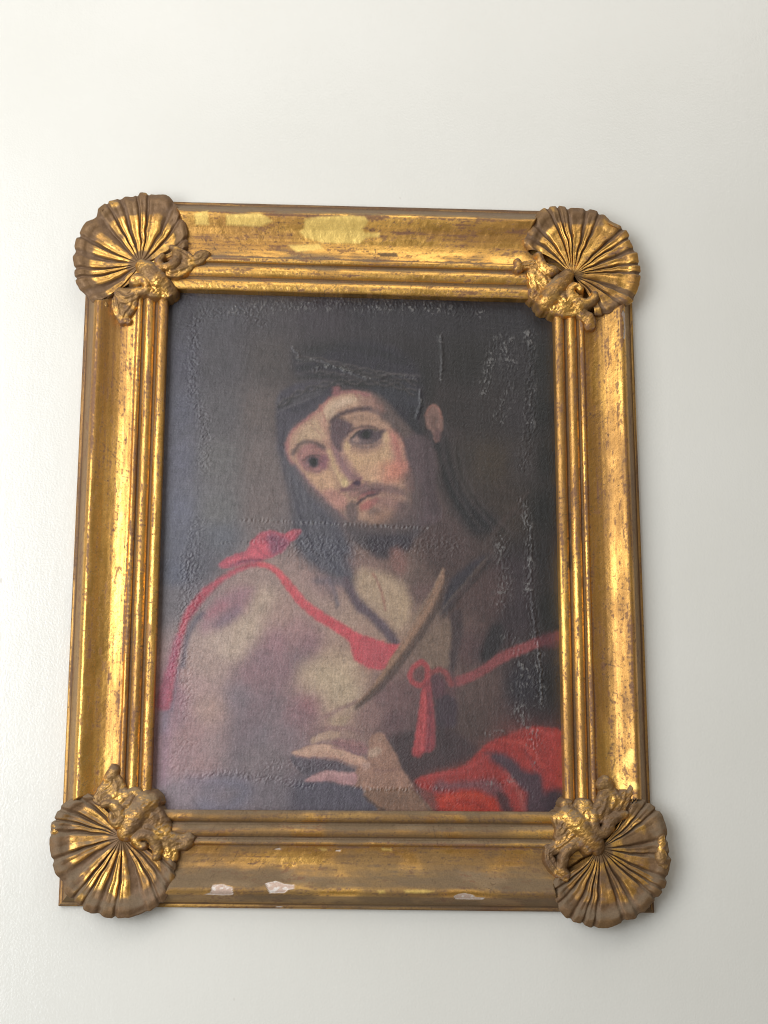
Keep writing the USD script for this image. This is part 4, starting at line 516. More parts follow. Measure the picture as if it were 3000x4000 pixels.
 ('L', [(-70.9, 198.1), (-67.0, 199.5), (-63.1, 200.1), (-59.4, 199.5), (-55.7, 198.0), (-52.0, 196.1), (-48.6, 194.5), (-45.4, 193.4), (-42.0, 193.1), (-38.5, 193.6), (-35.0, 194.4), (-31.4, 194.9), (-28.1, 194.8), (-24.8, 193.7), (-21.8, 192.0), (-18.8, 189.8), (-15.7, 187.7), (-12.4, 186.3), (-8.9, 185.9), (-5.3, 186.3), (-1.6, 187.1), (2.1, 187.7), (5.7, 187.7), (9.0, 186.7), (12.2, 184.9), (15.3, 183.0), (18.5, 181.2), (21.7, 180.1), (25.1, 179.8), (28.6, 180.3), (32.1, 181.3), (35.7, 182.3), (39.7, 182.5), (43.1, 181.0), (46.1, 178.5), (48.9, 175.6), (51.9, 172.8), (55.1, 170.8), (58.7, 169.8)], (0.006, 0.006, 0.006), 0.9, 0.5, 2.9),
 ('L', [(-71.3, 199.4), (-67.4, 200.7), (-63.5, 201.3), (-59.8, 200.8), (-56.1, 199.3), (-52.4, 197.3), (-49.0, 195.7), (-45.8, 194.6), (-42.5, 194.4), (-38.9, 194.8), (-35.4, 195.6), (-31.9, 196.1), (-28.5, 196.0), (-25.3, 195.0), (-22.2, 193.2), (-19.2, 191.1), (-16.1, 189.0), (-12.8, 187.6), (-9.3, 187.1), (-5.7, 187.5), (-2.0, 188.3), (1.7, 189.0), (5.3, 189.0), (8.6, 188.0), (11.8, 186.2), (14.9, 184.2), (18.1, 182.5), (21.3, 181.3), (24.7, 181.0), (28.2, 181.6), (31.7, 182.6), (35.3, 183.5), (39.3, 183.7), (42.7, 182.2), (45.7, 179.8), (48.5, 176.8), (51.5, 174.0), (54.7, 172.1), (58.3, 171.1)], (0.126, 0.099, 0.1), 0.6, 0.375, 1.1),
 ('L', [(-50.6, 181.9), (-47.1, 180.2), (-43.5, 179.4), (-39.7, 179.8), (-36.0, 181.1), (-32.2, 182.1), (-28.5, 182.1), (-24.9, 180.9), (-21.4, 179.1), (-18.2, 177.6), (-14.8, 177.1), (-11.4, 177.6), (-7.9, 178.7), (-4.5, 179.5), (-1.1, 179.5), (2.2, 178.5), (5.4, 176.8), (8.6, 175.1), (11.9, 174.3), (15.3, 174.6), (18.7, 175.7), (22.2, 176.8), (25.6, 177.3), (28.9, 176.8), (32.1, 175.3), (35.4, 173.7), (38.7, 172.7), (42.0, 172.6)], (0.006, 0.006, 0.006), 0.9, 0.4, 2.1),
 ('L', [(-51.1, 183.1), (-47.5, 181.4), (-43.9, 180.6), (-40.2, 181.1), (-36.4, 182.3), (-32.6, 183.4), (-28.9, 183.4), (-25.3, 182.1), (-21.8, 180.3), (-18.6, 178.9), (-15.3, 178.4), (-11.8, 178.9), (-8.3, 179.9), (-4.9, 180.8), (-1.5, 180.8), (1.8, 179.7), (5.0, 178.0), (8.2, 176.4), (11.5, 175.5), (14.9, 175.8), (18.3, 176.9), (21.8, 178.1), (25.2, 178.5), (28.5, 178.0), (31.7, 176.6), (35.0, 175.0), (38.3, 173.9), (41.6, 173.8)], (0.126, 0.099, 0.1), 0.6, 0.30000000000000004, 0.8),
 ('L', [(-50.6, 181.9), (-46.9, 183.0), (-43.2, 183.3), (-39.6, 182.2), (-36.0, 180.5), (-32.4, 178.9), (-28.8, 178.3), (-25.1, 179.0), (-21.2, 180.3), (-17.8, 181.0), (-14.4, 180.9), (-11.2, 179.7), (-8.0, 177.9), (-4.8, 176.4), (-1.5, 175.7), (1.9, 176.0), (5.4, 177.0), (8.9, 178.0), (12.2, 178.2), (15.5, 177.4), (18.8, 175.9), (22.0, 174.4), (25.3, 173.4), (28.6, 173.6), (32.1, 174.6), (35.5, 175.8), (38.9, 176.4), (42.3, 176.1)], (0.006, 0.006, 0.006), 0.9, 0.4, 2.1),
 ('L', [(-51.1, 183.1), (-47.3, 184.3), (-43.6, 184.5), (-40.0, 183.5), (-36.4, 181.7), (-32.9, 180.1), (-29.2, 179.6), (-25.5, 180.3), (-21.7, 181.6), (-18.2, 182.3), (-14.9, 182.1), (-11.6, 180.9), (-8.4, 179.2), (-5.2, 177.6), (-1.9, 176.9), (1.5, 177.3), (5.0, 178.3), (8.5, 179.2), (11.8, 179.4), (15.1, 178.7), (18.3, 177.2), (21.6, 175.6), (24.9, 174.7), (28.2, 174.8), (31.7, 175.8), (35.1, 177.0), (38.5, 177.7), (41.9, 177.3)], (0.126, 0.099, 0.1), 0.6, 0.30000000000000004, 0.8),
 ('L', [(-58.3, 162.3), (-60.3, 167.1), (-63.8, 171.9)], (0.006, 0.006, 0.006), 0.6, 0.6, 1.2),
 ('L', [(-29.2, 171.2), (-27.1, 176.1), (-26.7, 181.0)], (0.006, 0.006, 0.006), 0.6, 0.6, 1.2),
 ('L', [(-29.2, 169.8), (-31.0, 164.2), (-34.4, 158.6)], (0.006, 0.006, 0.006), 0.6, 0.6, 1.2),
 ('L', [(0.1, 173.2), (2.2, 168.4), (2.8, 163.5)], (0.006, 0.006, 0.006), 0.6, 0.6, 1.2),
 ('L', [(25.4, 171.6), (29.6, 176.2), (32.1, 180.8)], (0.006, 0.006, 0.006), 0.6, 0.6, 1.2),
 ('L', [(45.5, 168.6), (48.3, 163.1), (49.5, 157.5)], (0.006, 0.006, 0.006), 0.6, 0.6, 1.2),
 ('L', [(-79.3, 149.4), (-81.9, 152.1), (-86.0, 154.8)], (0.006, 0.006, 0.006), 0.6, 0.6, 1.2),
 ('L', [(12.0, 184.6), (16.1, 189.5), (18.7, 194.5)], (0.006, 0.006, 0.006), 0.6, 0.6, 1.2),
 ('L', [(-21.4, 190.8), (-19.3, 195.8), (-18.8, 200.7)], (0.006, 0.006, 0.006), 0.6, 0.6, 1.2),
 ('L', [(79.1, 123.9), (83.8, 91.2), (92.6, 58.7), (107.8, 32.0), (118.2, 14.8)], (0.006, 0.006, 0.006), 2.0, 0.5, 2.1),
 ('L', [(84.9, 118.6), (89.6, 86.4), (100.0, 55.1), (116.2, 29.5), (127.1, 13.6)], (0.057, 0.043, 0.044), 2.0, 0.5, 2.1),
 ('L', [(90.8, 113.2), (95.4, 81.6), (107.4, 51.4), (124.6, 26.9), (136.1, 12.4)], (0.006, 0.006, 0.006), 2.0, 0.5, 2.1),
 ('L', [(96.6, 107.8), (101.2, 76.8), (114.7, 47.8), (133.0, 24.4), (145.0, 11.2)], (0.058, 0.044, 0.046), 2.0, 0.5, 2.1),
 ('L', [(102.4, 102.4), (107.0, 72.0), (122.1, 44.1), (141.4, 21.8), (153.9, 10.0)], (0.006, 0.006, 0.006), 2.0, 0.5, 2.1),
 ('L', [(108.2, 97.1), (112.8, 67.2), (129.5, 40.4), (149.8, 19.3), (162.9, 8.7)], (0.062, 0.047, 0.049), 2.0, 0.5, 2.1),
 ('L', [(-83.2, 88.2), (-78.5, 55.9), (-71.7, 23.9), (-66.0, -7.9), (-63.0, -31.6)], (0.022, 0.019, 0.032), 2.0, 0.45, 2.1),
 ('L', [(-78.9, 81.3), (-74.2, 50.1), (-65.3, 19.2), (-57.6, -10.9), (-52.6, -33.0)], (0.114, 0.106, 0.123), 2.0, 0.45, 2.1),
 ('L', [(-74.6, 74.3), (-69.9, 44.2), (-59.0, 14.5), (-49.3, -14.0), (-42.3, -34.4)], (0.024, 0.021, 0.036), 2.0, 0.45, 2.1),
 ('L', [(-70.3, 67.4), (-65.6, 38.4), (-52.7, 9.8), (-40.9, -17.0), (-31.9, -35.9)], (0.116, 0.108, 0.126), 2.0, 0.45, 2.1),
 ('L', [(-66.0, 60.4), (-61.4, 32.6), (-46.4, 5.1), (-32.6, -20.1), (-21.5, -37.3)], (0.026, 0.022, 0.038), 2.0, 0.45, 2.1),
 ('L', [(-61.7, 53.5), (-57.1, 26.8), (-40.1, 0.4), (-24.2, -23.1), (-11.1, -38.7)], (0.119, 0.111, 0.129), 2.0, 0.45, 2.1),
 ('L', [(-55.6, -210.9), (-42.5, -202.5), (-32.0, -199.8), (-20.6, -200.1)], (0.119, 0.066, 0.073), 0.9, 0.6, 1.2),
 ('L', [(-67.7, -221.7), (-53.6, -215.1), (-42.3, -213.0), (-30.0, -213.7), (-18.6, -217.2)], (0.133, 0.072, 0.077), 0.8, 0.65, 1.0),
 ('L', [(-67.7, -223.3), (-54.5, -218.4), (-41.3, -215.9), (-28.1, -217.1)], (0.481, 0.307, 0.229), 1.0, 0.6, 1.8),
 ('L', [(-64.8, -225.9), (-46.8, -228.1), (-27.9, -228.5), (-12.7, -234.0)], (0.182, 0.082, 0.084), 0.8, 0.6, 1.0),
 ('L', [(-52.2, -249.6), (-39.1, -243.7), (-25.9, -242.9), (-12.6, -244.7)], (0.436, 0.255, 0.247), 1.0, 0.6, 1.8),
 ('L', [(-55.0, -252.4), (-44.6, -252.3), (-27.7, -252.0), (-16.3, -254.3)], (0.124, 0.068, 0.082), 0.6, 0.6, 0.9),
 ('L', [(-3.2, -237.7), (0.6, -246.0), (-1.2, -253.5)], (0.127, 0.071, 0.067), 1.1, 0.5, 1.4)]
RELIEF = [([(-75.1, 210.6), (-68.9, 203.8), (-67.5, 197.9), (-50.9, 198.3), (-40.2, 195.7), (-24.1, 188.7), (2.7, 178.5), (18.7, 178.0), (30.7, 182.2), (58.9, 178.6)], 2.9, 0.45, 'ridge'),
 ([(-50.7, 187.4), (-29.4, 190.7), (-13.4, 184.0)], 5.2, 0.35, 'flakes'),
 ([(63.5, 164.8), (62.8, 146.7), (58.8, 134.2)], 2.9, 0.5, 'ridge'),
 ([(-124.8, 19.1), (-67.7, 17.3), (-15.5, 16.2), (36.8, 14.3), (70.8, 13.3)], 3.1, 0.5, 'stitch'),
 ([(-147.5, -5.9), (-103.6, -3.1)], 3.6, 0.3, 'stitch'),
 ([(-101.1, 2.2), (-67.3, -3.9), (-15.3, -5.8), (34.2, -7.8), (99.6, -5.5)], 20.8, 0.32, 'bumps'),
 ([(-72.3, -13.2), (-15.2, -23.0)], 31.2, 0.22, 'bumps'),
 ([(170.7, 46.4), (177.2, 18.6), (179.3, -17.4), (177.4, -50.3), (181.0, -77.5), (182.0, -97.8), (186.4, -117.9), (187.2, -144.7), (187.4, -171.2)], 9.5, 0.5, 'flakes'),
 ([(181.3, 18.7), (180.7, -17.3), (180.1, -50.3), (182.9, -84.3), (184.6, -101.8), (188.2, -131.3), (188.8, -171.2)], 2.2, 0.3, 'ridge'),
 ([(182.4, 232.2), (182.7, 164.7), (180.7, 125.9), (174.6, 81.9)], 11.5, 0.45, 'flakes'),
 ([(144.3, 222.9), (138.6, 197.4), (132.9, 163.7)], 10.4, 0.35, 'flakes'),
 ([(157.9, 226.0), (159.8, 169.8), (148.7, 136.3)], 15.6, 0.3, 'flakes'),
 ([(84.8, 227.2), (87.4, 187.9)], 4.7, 0.22, 'ridge'),
 ([(149.6, 4.3), (151.8, -37.0), (148.7, -67.0)], 14.9, 0.35, 'flakes'),
 ([(155.0, -102.0), (171.9, -138.1), (163.4, -171.3), (178.7, -210.7)], 16.2, 0.35, 'flakes'),
 ([(-180.6, 238.1), (-182.8, 179.4), (-180.6, 151.9), (-166.6, 119.3), (-167.9, 75.9)], 13.0, 0.5, 'bumps'),
 ([(-172.9, 246.7), (-133.0, 250.4), (-108.6, 236.9)], 13.0, 0.4, 'bumps'),
 ([(-182.9, -25.3), (-183.8, -77.4), (-191.8, -144.1)], 11.5, 0.5, 'bumps'),
 ([(-173.9, 14.4), (-174.8, -38.3), (-168.5, -77.2)], 15.6, 0.4, 'bumps'),
 ([(-159.3, -247.8), (-131.0, -242.5), (-106.2, -248.8), (-77.6, -249.9), (-64.5, -255.0), (-47.6, -256.1)], 6.8, 0.6, 'bumps'),
 ([(-97.4, -235.9), (-58.3, -235.6), (-19.1, -235.4)], 12.2, 0.35, 'bumps'),
 ([(-8.8, -256.3), (3.5, -259.0)], 3.9, 0.7, 'bumps'),
 ([(4.5, -259.9), (22.4, -258.5), (50.8, -258.8), (61.2, -260.6)], 3.9, 0.6, 'flakes'),
 ([(1.9, -258.4), (41.1, -259.5), (56.8, -254.3), (96.2, -260.5)], 4.9, 0.5, 'flakes'),
 ([(120.0, -250.0), (146.3, -251.2), (156.9, -249.8), (172.6, -262.7)], 9.5, 0.4, 'flakes'),
 ([(128.4, -201.9), (148.3, -200.4)], 4.6, 0.4, 'flakes'),
 ([(183.0, -194.9), (181.2, -223.7), (182.3, -236.7)], 5.9, 0.35, 'flakes'),
 ([(-175.9, -213.2), (-188.3, -232.6), (-171.1, -244.0)], 18.9, 0.25, 'bumps'),
 ([(-178.8, -121.6), (-177.7, -155.9), (-179.4, -187.3)], 12.2, 0.4, 'bumps'),
 ([(-141.1, 253.1), (-33.9, 261.3), (47.0, 260.3), (128.4, 256.6)], 13.0, 0.3, 'flakes'),
 ([(85.9, 228.3), (87.1, 202.9), (85.7, 177.7)], 2.3, 0.3, 'ridge')]
PATCHES = [('chip', [(-153.7, -362.8), (-146.9, -360.8), (-145.3, -353.5), (-135.7, -352.6), (-125.4, -355.7), (-124.5, -363.2), (-135.4, -363.7)]),
 ('chip', [(-93.4, -351.8), (-83.1, -349.5), (-73.8, -352.4), (-63.9, -353.3), (-64.6, -357.3), (-70.3, -357.8), (-73.7, -361.1), (-88.6, -361.4)]),
 ('chip', [(94.1, -364.0), (99.2, -361.6), (105.0, -360.7), (113.2, -362.4), (116.6, -364.7), (125.9, -365.3), (124.7, -367.3), (96.9, -366.9)]),
 ('chip', [(281.1, 250.8), (283.9, 256.1), (286.1, 252.5), (286.3, 233.9), (284.4, 222.7), (282.6, 223.3), (284.1, 240.0), (282.5, 248.6)]),
 ('chip', [(-85.3, -318.2), (-79.4, -317.8), (-77.8, -318.9), (-83.7, -319.1)]),
 ('chip', [(-23.3, -319.4), (-17.9, -319.0), (-18.9, -320.5), (-23.8, -320.5)]),
 ('chip', [(-82.6, -374.8), (-77.3, -374.8), (-75.1, -375.6), (-81.5, -375.6)]),
 ('fresh', [(-40.6, -317.7), (-34.1, -318.0), (-31.9, -319.8), (-36.2, -320.3)]),
 ('fresh', [(22.2, -317.5), (32.0, -318.0), (32.5, -320.1), (23.3, -319.6)]),
 ('fresh', [(18.1, -359.0), (24.5, -358.4), (26.2, -360.5), (21.3, -361.6)]),
 ('fresh', [(45.0, -358.4), (65.6, -357.8), (74.2, -359.4), (65.6, -360.8), (46.1, -360.5)]),
 ('fresh', [(-64.7, 352.0), (-49.6, 354.6), (-15.1, 357.1), (1.1, 356.0), (5.2, 350.6), (1.2, 345.7), (-1.8, 344.0), (2.2, 340.8), (17.5, 340.7), (17.5, 336.9), (3.3, 335.2), (-4.8, 328.8), (-45.2, 328.8), (-63.4, 333.7), (-70.6, 340.0), (-65.6, 343.3)]),
 ('fresh', [(-184.9, 355.0), (-170.0, 358.7), (-168.8, 344.1), (-183.1, 343.8)]),
 ('fresh', [(-150.2, 354.4), (-114.0, 357.3), (-98.7, 349.3), (-113.7, 343.7), (-150.0, 344.3)]),
 ('fresh', [(-82.4, 325.0), (-48.2, 327.5), (-43.1, 321.2), (-73.2, 316.7)]),
 ('fresh', [(275.8, -216.8), (279.9, -217.8), (279.8, -231.0), (275.7, -237.1), (271.6, -235.1), (269.7, -229.0)]),
 ('fresh', [(272.7, -250.7), (282.0, -250.7), (285.4, -258.2), (273.0, -259.3)]),
 ('dark', [(15.5, 318.6), (36.8, 319.1), (38.9, 313.8), (18.6, 313.3)]),
 ('dark', [(262.5, -210.8), (259.8, -214.8), (253.2, -228.1), (253.1, -229.1), (255.5, -220.0), (259.9, -210.8)]),
 ('dark', [(262.0, -226.0), (257.9, -243.2), (259.0, -243.2), (263.0, -227.0)]),
 ('dark', [(219.9, 30.6), (222.4, 30.6), (221.8, 4.8), (220.9, -0.2), (216.0, 1.4), (219.8, 4.8)]),
 ('dark', [(221.7, -1.8), (223.0, -16.7), (221.0, -33.2), (216.2, -27.5), (218.0, -20.1), (220.0, -5.2)])]
CORNERS = {'TL': {'hinge': (-241.0, 296.2), 'ribs': 15, 'rim': [(-190.5, 316.2), (-192.0, 332.2), (-195.1, 345.1), (-200.9, 360.3), (-209.6, 372.2), (-217.3, 376.5), (-229.3, 376.8), (-235.4, 378.3), (-244.5, 378.5), (-252.5, 373.9), (-260.8, 374.0), (-268.2, 370.5), (-280.0, 367.0), (-289.4, 357.3), (-291.9, 349.7), (-300.6, 342.2), (-306.5, 330.8), (-310.7, 317.9), (-312.0, 301.9), (-309.9, 287.7), (-307.2, 275.1), (-300.0, 262.7), (-291.5, 255.3), (-283.3, 252.9), (-271.7, 258.6), (-261.0, 266.8)], 'tubes': [('knob', [(-238.1, 293.9, 31, 7), (-232.4, 288.1, 34, 10.5), (-224.6, 280.1, 35, 10), (-215.8, 273.6, 32, 9), (-208.6, 267.8, 27, 8)]), ('scroll', [(-217.0, 304.7, 31, 3.4), (-221.1, 298.7, 32, 4), (-216.4, 292.2, 32, 4.6), (-207.6, 294.3, 32, 5), (-201.3, 302.8, 31, 5), (-202.5, 313.1, 29, 4.4), (-207.3, 317.0, 27, 3)]), ('scroll', [(-242.5, 273.3, 31, 3.6), (-246.9, 275.2, 32, 4), (-245.5, 279.1, 32, 3.8), (-239.5, 278.9, 33, 4.5), (-233.4, 272.7, 33, 4.8), (-233.2, 265.3, 32, 4.6), (-242.2, 264.2, 30, 5), (-254.3, 264.7, 28, 4.4), (-262.0, 266.8, 26, 3)]), ('leaf', [(-198.1, 310.4, 28, 4), (-191.9, 304.2, 28, 6), (-187.4, 301.5, 27, 6), (-178.6, 303.8, 26, 5), (-172.8, 309.1, 25, 4)]), ('leaf', [(-207.6, 287.5, 29, 5), (-198.9, 289.7, 28, 6), (-191.6, 293.5, 27, 5), (-185.9, 296.0, 25, 3)]), ('leaf', [(-230.5, 267.7, 30, 5), (-226.0, 264.6, 30, 6), (-223.2, 263.1, 28, 5)]), ('leaf', [(-263.1, 261.7, 27, 4), (-255.4, 256.8, 28, 6), (-246.7, 260.2, 28, 5)]), ('leaf', [(-248.2, 257.4, 27, 5), (-249.5, 249.8, 26, 6), (-256.6, 240.6, 25, 6), (-257.9, 233.2, 24, 4)]), ('leaf', [(-264.5, 255.8, 26, 4), (-262.7, 245.2, 25, 5), (-259.6, 237.8, 24, 4), (-251.9, 231.7, 24, 3)]), ('leaf', [(-215.9, 267.2, 28, 6), (-211.4, 263.7, 27, 5)]), ('bud', [(-180.1, 307.3, 27, 4), (-174.2, 309.0, 27, 5), (-169.8, 309.6, 26, 3.4)]), ('bud', [(-279.2, 252.6, 25, 4.4), (-276.9, 249.6, 25, 4)])]},
 'TR': {'hinge': (229.3, 296.1), 'ribs': 16, 'rim': [(182.6, 323.8), (177.3, 331.2), (178.3, 338.8), (184.9, 354.2), (192.7, 367.4), (202.7, 373.8), (213.6, 376.0), (229.2, 374.3), (243.7, 373.9), (255.7, 371.4), (267.0, 366.6), (274.0, 359.2), (283.6, 354.3), (292.3, 345.6), (294.7, 334.9), (300.3, 323.0), (303.0, 310.4), (303.6, 297.9), (301.5, 284.0), (297.3, 272.6), (291.1, 265.0), (276.5, 256.9), (264.5, 252.6), (252.5, 251.0)], 'tubes': [('knob', [(223.2, 294.5, 32, 7), (218.0, 287.4, 34, 9), (210.5, 278.1, 35, 10), (203.5, 269.7, 34, 11), (199.1, 264.5, 31, 11)]), ('scroll', [(237.1, 277.4, 32, 3.4), (234.8, 280.5, 32, 4), (230.0, 281.0, 32, 4.5), (226.2, 276.8, 33, 5), (227.3, 270.6, 33, 5.4), (234.4, 263.7, 32, 5.6), (244.0, 261.8, 31, 5.4), (251.4, 267.3, 30, 5), (252.9, 272.7, 29, 4)]), ('scroll', [(209.1, 299.1, 32, 4), (203.2, 297.7, 32, 5), (197.5, 303.0, 31, 5.5), (194.2, 310.8, 30, 5), (192.3, 317.8, 28, 4)]), ('leaf', [(187.2, 300.1, 28, 5), (195.2, 291.2, 29, 7), (199.8, 283.9, 29, 6)]), ('leaf', [(185.0, 296.7, 27, 5), (187.2, 286.8, 27, 6), (189.5, 278.5, 26, 6)]), ('leaf', [(185.9, 274.7, 26, 5), (188.4, 270.2, 25, 5), (192.1, 266.0, 23, 4)]), ('leaf', [(208.9, 257.2, 28, 6), (218.4, 256.1, 28, 7), (227.8, 255.1, 28, 6)]), ('leaf', [(230.2, 263.5, 29, 5), (236.1, 255.3, 28, 6), (239.9, 251.2, 26, 5)]), ('leaf', [(235.0, 251.9, 27, 4), (244.3, 246.0, 27, 6), (246.8, 240.2, 26, 5.5), (244.7, 237.2, 24, 4)]), ('leaf', [(217.9, 268.3, 32, 6), (220.5, 261.7, 30, 6), (216.0, 256.1, 28, 5)]), ('leaf', [(186.3, 306.8, 27, 4), (176.9, 305.7, 26, 4), (172.3, 304.7, 25, 4)]), ('bud', [(169.7, 308.9, 27, 4.5), (169.5, 303.5, 28, 5.5), (168.5, 300.5, 26, 4)]), ('bud', [(246.6, 248.2, 28, 4), (246.0, 239.9, 27, 6)])]},
 'BL': {'hinge': (-236.3, -308.1), 'ribs': 15, 'rim': [(-260.8, -267.1), (-274.8, -266.1), (-285.3, -270.4), (-294.6, -275.7), (-299.7, -281.6), (-303.3, -290.5), (-305.5, -297.9), (-305.8, -309.4), (-304.5, -322.0), (-301.1, -335.5), (-296.5, -347.5), (-290.8, -354.2), (-288.9, -360.9), (-281.8, -366.6), (-274.2, -372.2), (-267.6, -377.9), (-256.9, -381.5), (-247.3, -383.6), (-234.6, -385.0), (-222.0, -383.6), (-211.5, -380.5), (-201.2, -374.7), (-191.9, -366.4), (-186.7, -357.1), (-183.5, -344.6), (-183.3, -332.1), (-190.1, -325.8)], 'tubes': [('knob', [(-232.5, -303.9, 32, 8), (-228.3, -297.6, 34, 9), (-224.2, -289.3, 35, 11), (-219.2, -281.9, 35, 12), (-213.2, -275.5, 34, 12), (-208.2, -273.3, 31, 10)]), ('scroll', [(-255.2, -275.7, 30, 3.5), (-249.7, -274.6, 31, 4), (-244.2, -276.7, 32, 4.5), (-239.1, -283.0, 33, 5), (-237.2, -290.3, 33, 5), (-241.4, -294.5, 32, 4.5), (-245.8, -291.4, 31, 4), (-246.1, -286.2, 31, 3.5)]), ('scroll', [(-215.1, -316.4, 31, 3.5), (-218.4, -314.3, 31, 3.6), (-221.6, -310.1, 32, 4.5), (-217.4, -306.0, 33, 5), (-210.0, -305.9, 33, 5.4), (-203.5, -312.2, 32, 5.4), (-200.2, -319.5, 31, 5), (-201.6, -327.8, 29, 3.6)]), ('leaf', [(-231.7, -276.6, 30, 8), (-227.8, -270.2, 29, 8), (-223.8, -267.0, 27, 6)]), ('leaf', [(-253.5, -270.3, 28, 5), (-245.1, -266.1, 28, 8), (-243.5, -257.6, 27, 7), (-246.0, -251.2, 26, 5)]), ('leaf', [(-260.0, -270.4, 27, 5), (-256.3, -261.8, 26, 5), (-250.1, -255.4, 26, 5), (-247.3, -247.9, 25, 5)]), ('leaf', [(-236.3, -271.3, 29, 7), (-237.8, -266.0, 27, 6)]), ('leaf', [(-211.6, -297.6, 31, 7), (-204.1, -300.7, 30, 8), (-197.7, -303.8, 29, 8)]), ('leaf', [(-200.8, -308.0, 29, 7), (-192.3, -310.1, 28, 8), (-182.7, -312.1, 27, 7), (-174.2, -312.1, 26, 6)]), ('leaf', [(-205.6, -287.0, 31, 8), (-200.2, -293.3, 29, 8), (-196.0, -297.5, 27, 7)]), ('leaf', [(-192.6, -303.8, 27, 5), (-189.9, -318.4, 27, 7), (-187.6, -325.7, 26, 6)]), ('bud', [(-252.3, -251.2, 27, 4), (-247.1, -243.8, 28, 5.5), (-246.3, -241.6, 27, 5)]), ('bud', [(-175.1, -316.3, 27, 4.5), (-170.4, -311.0, 28, 6), (-170.1, -306.8, 26, 4)]), ('bud', [(-302.1, -297.9, 25, 4), (-301.6, -302.6, 25, 4)])]},
 'BR': {'hinge': (242.4, -317.2), 'ribs': 16, 'rim': [(271.2, -281.4), (271.6, -271.3), (278.9, -266.3), (288.2, -267.7), (299.3, -275.2), (306.2, -283.2), (310.6, -294.2), (312.0, -302.1), (312.2, -317.0), (314.2, -325.9), (312.1, -336.8), (309.2, -350.6), (301.4, -362.4), (292.4, -371.2), (284.5, -379.0), (276.2, -384.0), (267.0, -386.8), (260.3, -389.9), (249.6, -392.8), (238.5, -393.9), (226.4, -390.9), (214.4, -386.8), (204.4, -380.2), (197.1, -366.5), (194.3, -353.8), (199.1, -345.0), (207.3, -341.0)], 'tubes': [('knob', [(239.3, -315.2, 31, 8), (235.3, -309.3, 34, 10), (228.2, -300.5, 35, 10), (222.3, -294.6, 35, 10), (216.5, -289.7, 34, 11), (211.8, -285.7, 32, 11)]), ('scroll', [(268.7, -283.5, 29, 4), (261.2, -285.5, 30, 5), (253.5, -290.5, 32, 6), (251.3, -296.4, 32, 5.5), (245.9, -301.4, 33, 5), (239.8, -300.4, 33, 5), (236.9, -293.5, 33, 6), (237.3, -285.6, 32, 6)]), ('scroll', [(230.5, -319.2, 31, 4), (224.4, -312.3, 32, 5.5), (216.3, -313.3, 32, 5.5), (209.2, -320.2, 31, 5.5), (205.1, -329.1, 30, 5), (204.1, -336.9, 29, 4), (208.2, -342.8, 28, 3.4)]), ('leaf', [(231.3, -287.6, 31, 7), (229.9, -279.7, 29, 8), (225.2, -275.7, 27, 7)]), ('leaf', [(243.7, -283.6, 31, 7), (248.4, -273.6, 29, 8), (250.9, -266.6, 28, 7)]), ('leaf', [(256.8, -276.5, 28, 6), (259.0, -269.5, 28, 7), (256.3, -263.5, 27, 6)]), ('leaf', [(265.3, -273.5, 27, 5), (268.5, -267.5, 27, 6), (269.9, -263.4, 26, 4)]), ('leaf', [(208.9, -295.6, 30, 6), (204.9, -301.6, 29, 6), (202.1, -305.5, 27, 5)]), ('leaf', [(214.6, -304.5, 31, 6), (206.7, -311.4, 29, 6), (196.7, -317.4, 27, 5), (191.8, -320.4, 26, 4)]), ('leaf', [(200.6, -287.7, 26, 5), (202.4, -291.7, 27, 5), (204.3, -297.6, 27, 5)]), ('leaf', [(190.8, -317.4, 26, 4), (190.5, -326.2, 27, 4), (196.4, -336.0, 27, 4), (206.3, -344.8, 27, 4)]), ('leaf', [(211.9, -277.7, 27, 5), (210.3, -273.7, 25, 5)]), ('bud', [(245.3, -253.6, 27, 5), (250.1, -251.6, 29, 6.4), (254.3, -254.5, 28, 5)]), ('bud', [(306.8, -299.2, 26, 4.5), (306.1, -312.1, 27, 4), (305.3, -326.9, 28, 6), (307.4, -332.8, 27, 5)]), ('bud', [(277.4, -254.4, 26, 3), (275.9, -261.4, 27, 4)])]}}

frame = UsdGeom.Xform.Define(stage, '/World/gilded_picture_frame').GetPrim()
data(frame, label='worn gilded wooden picture frame with scallop shells on its corners, hung on the white wall', category='picture frame')

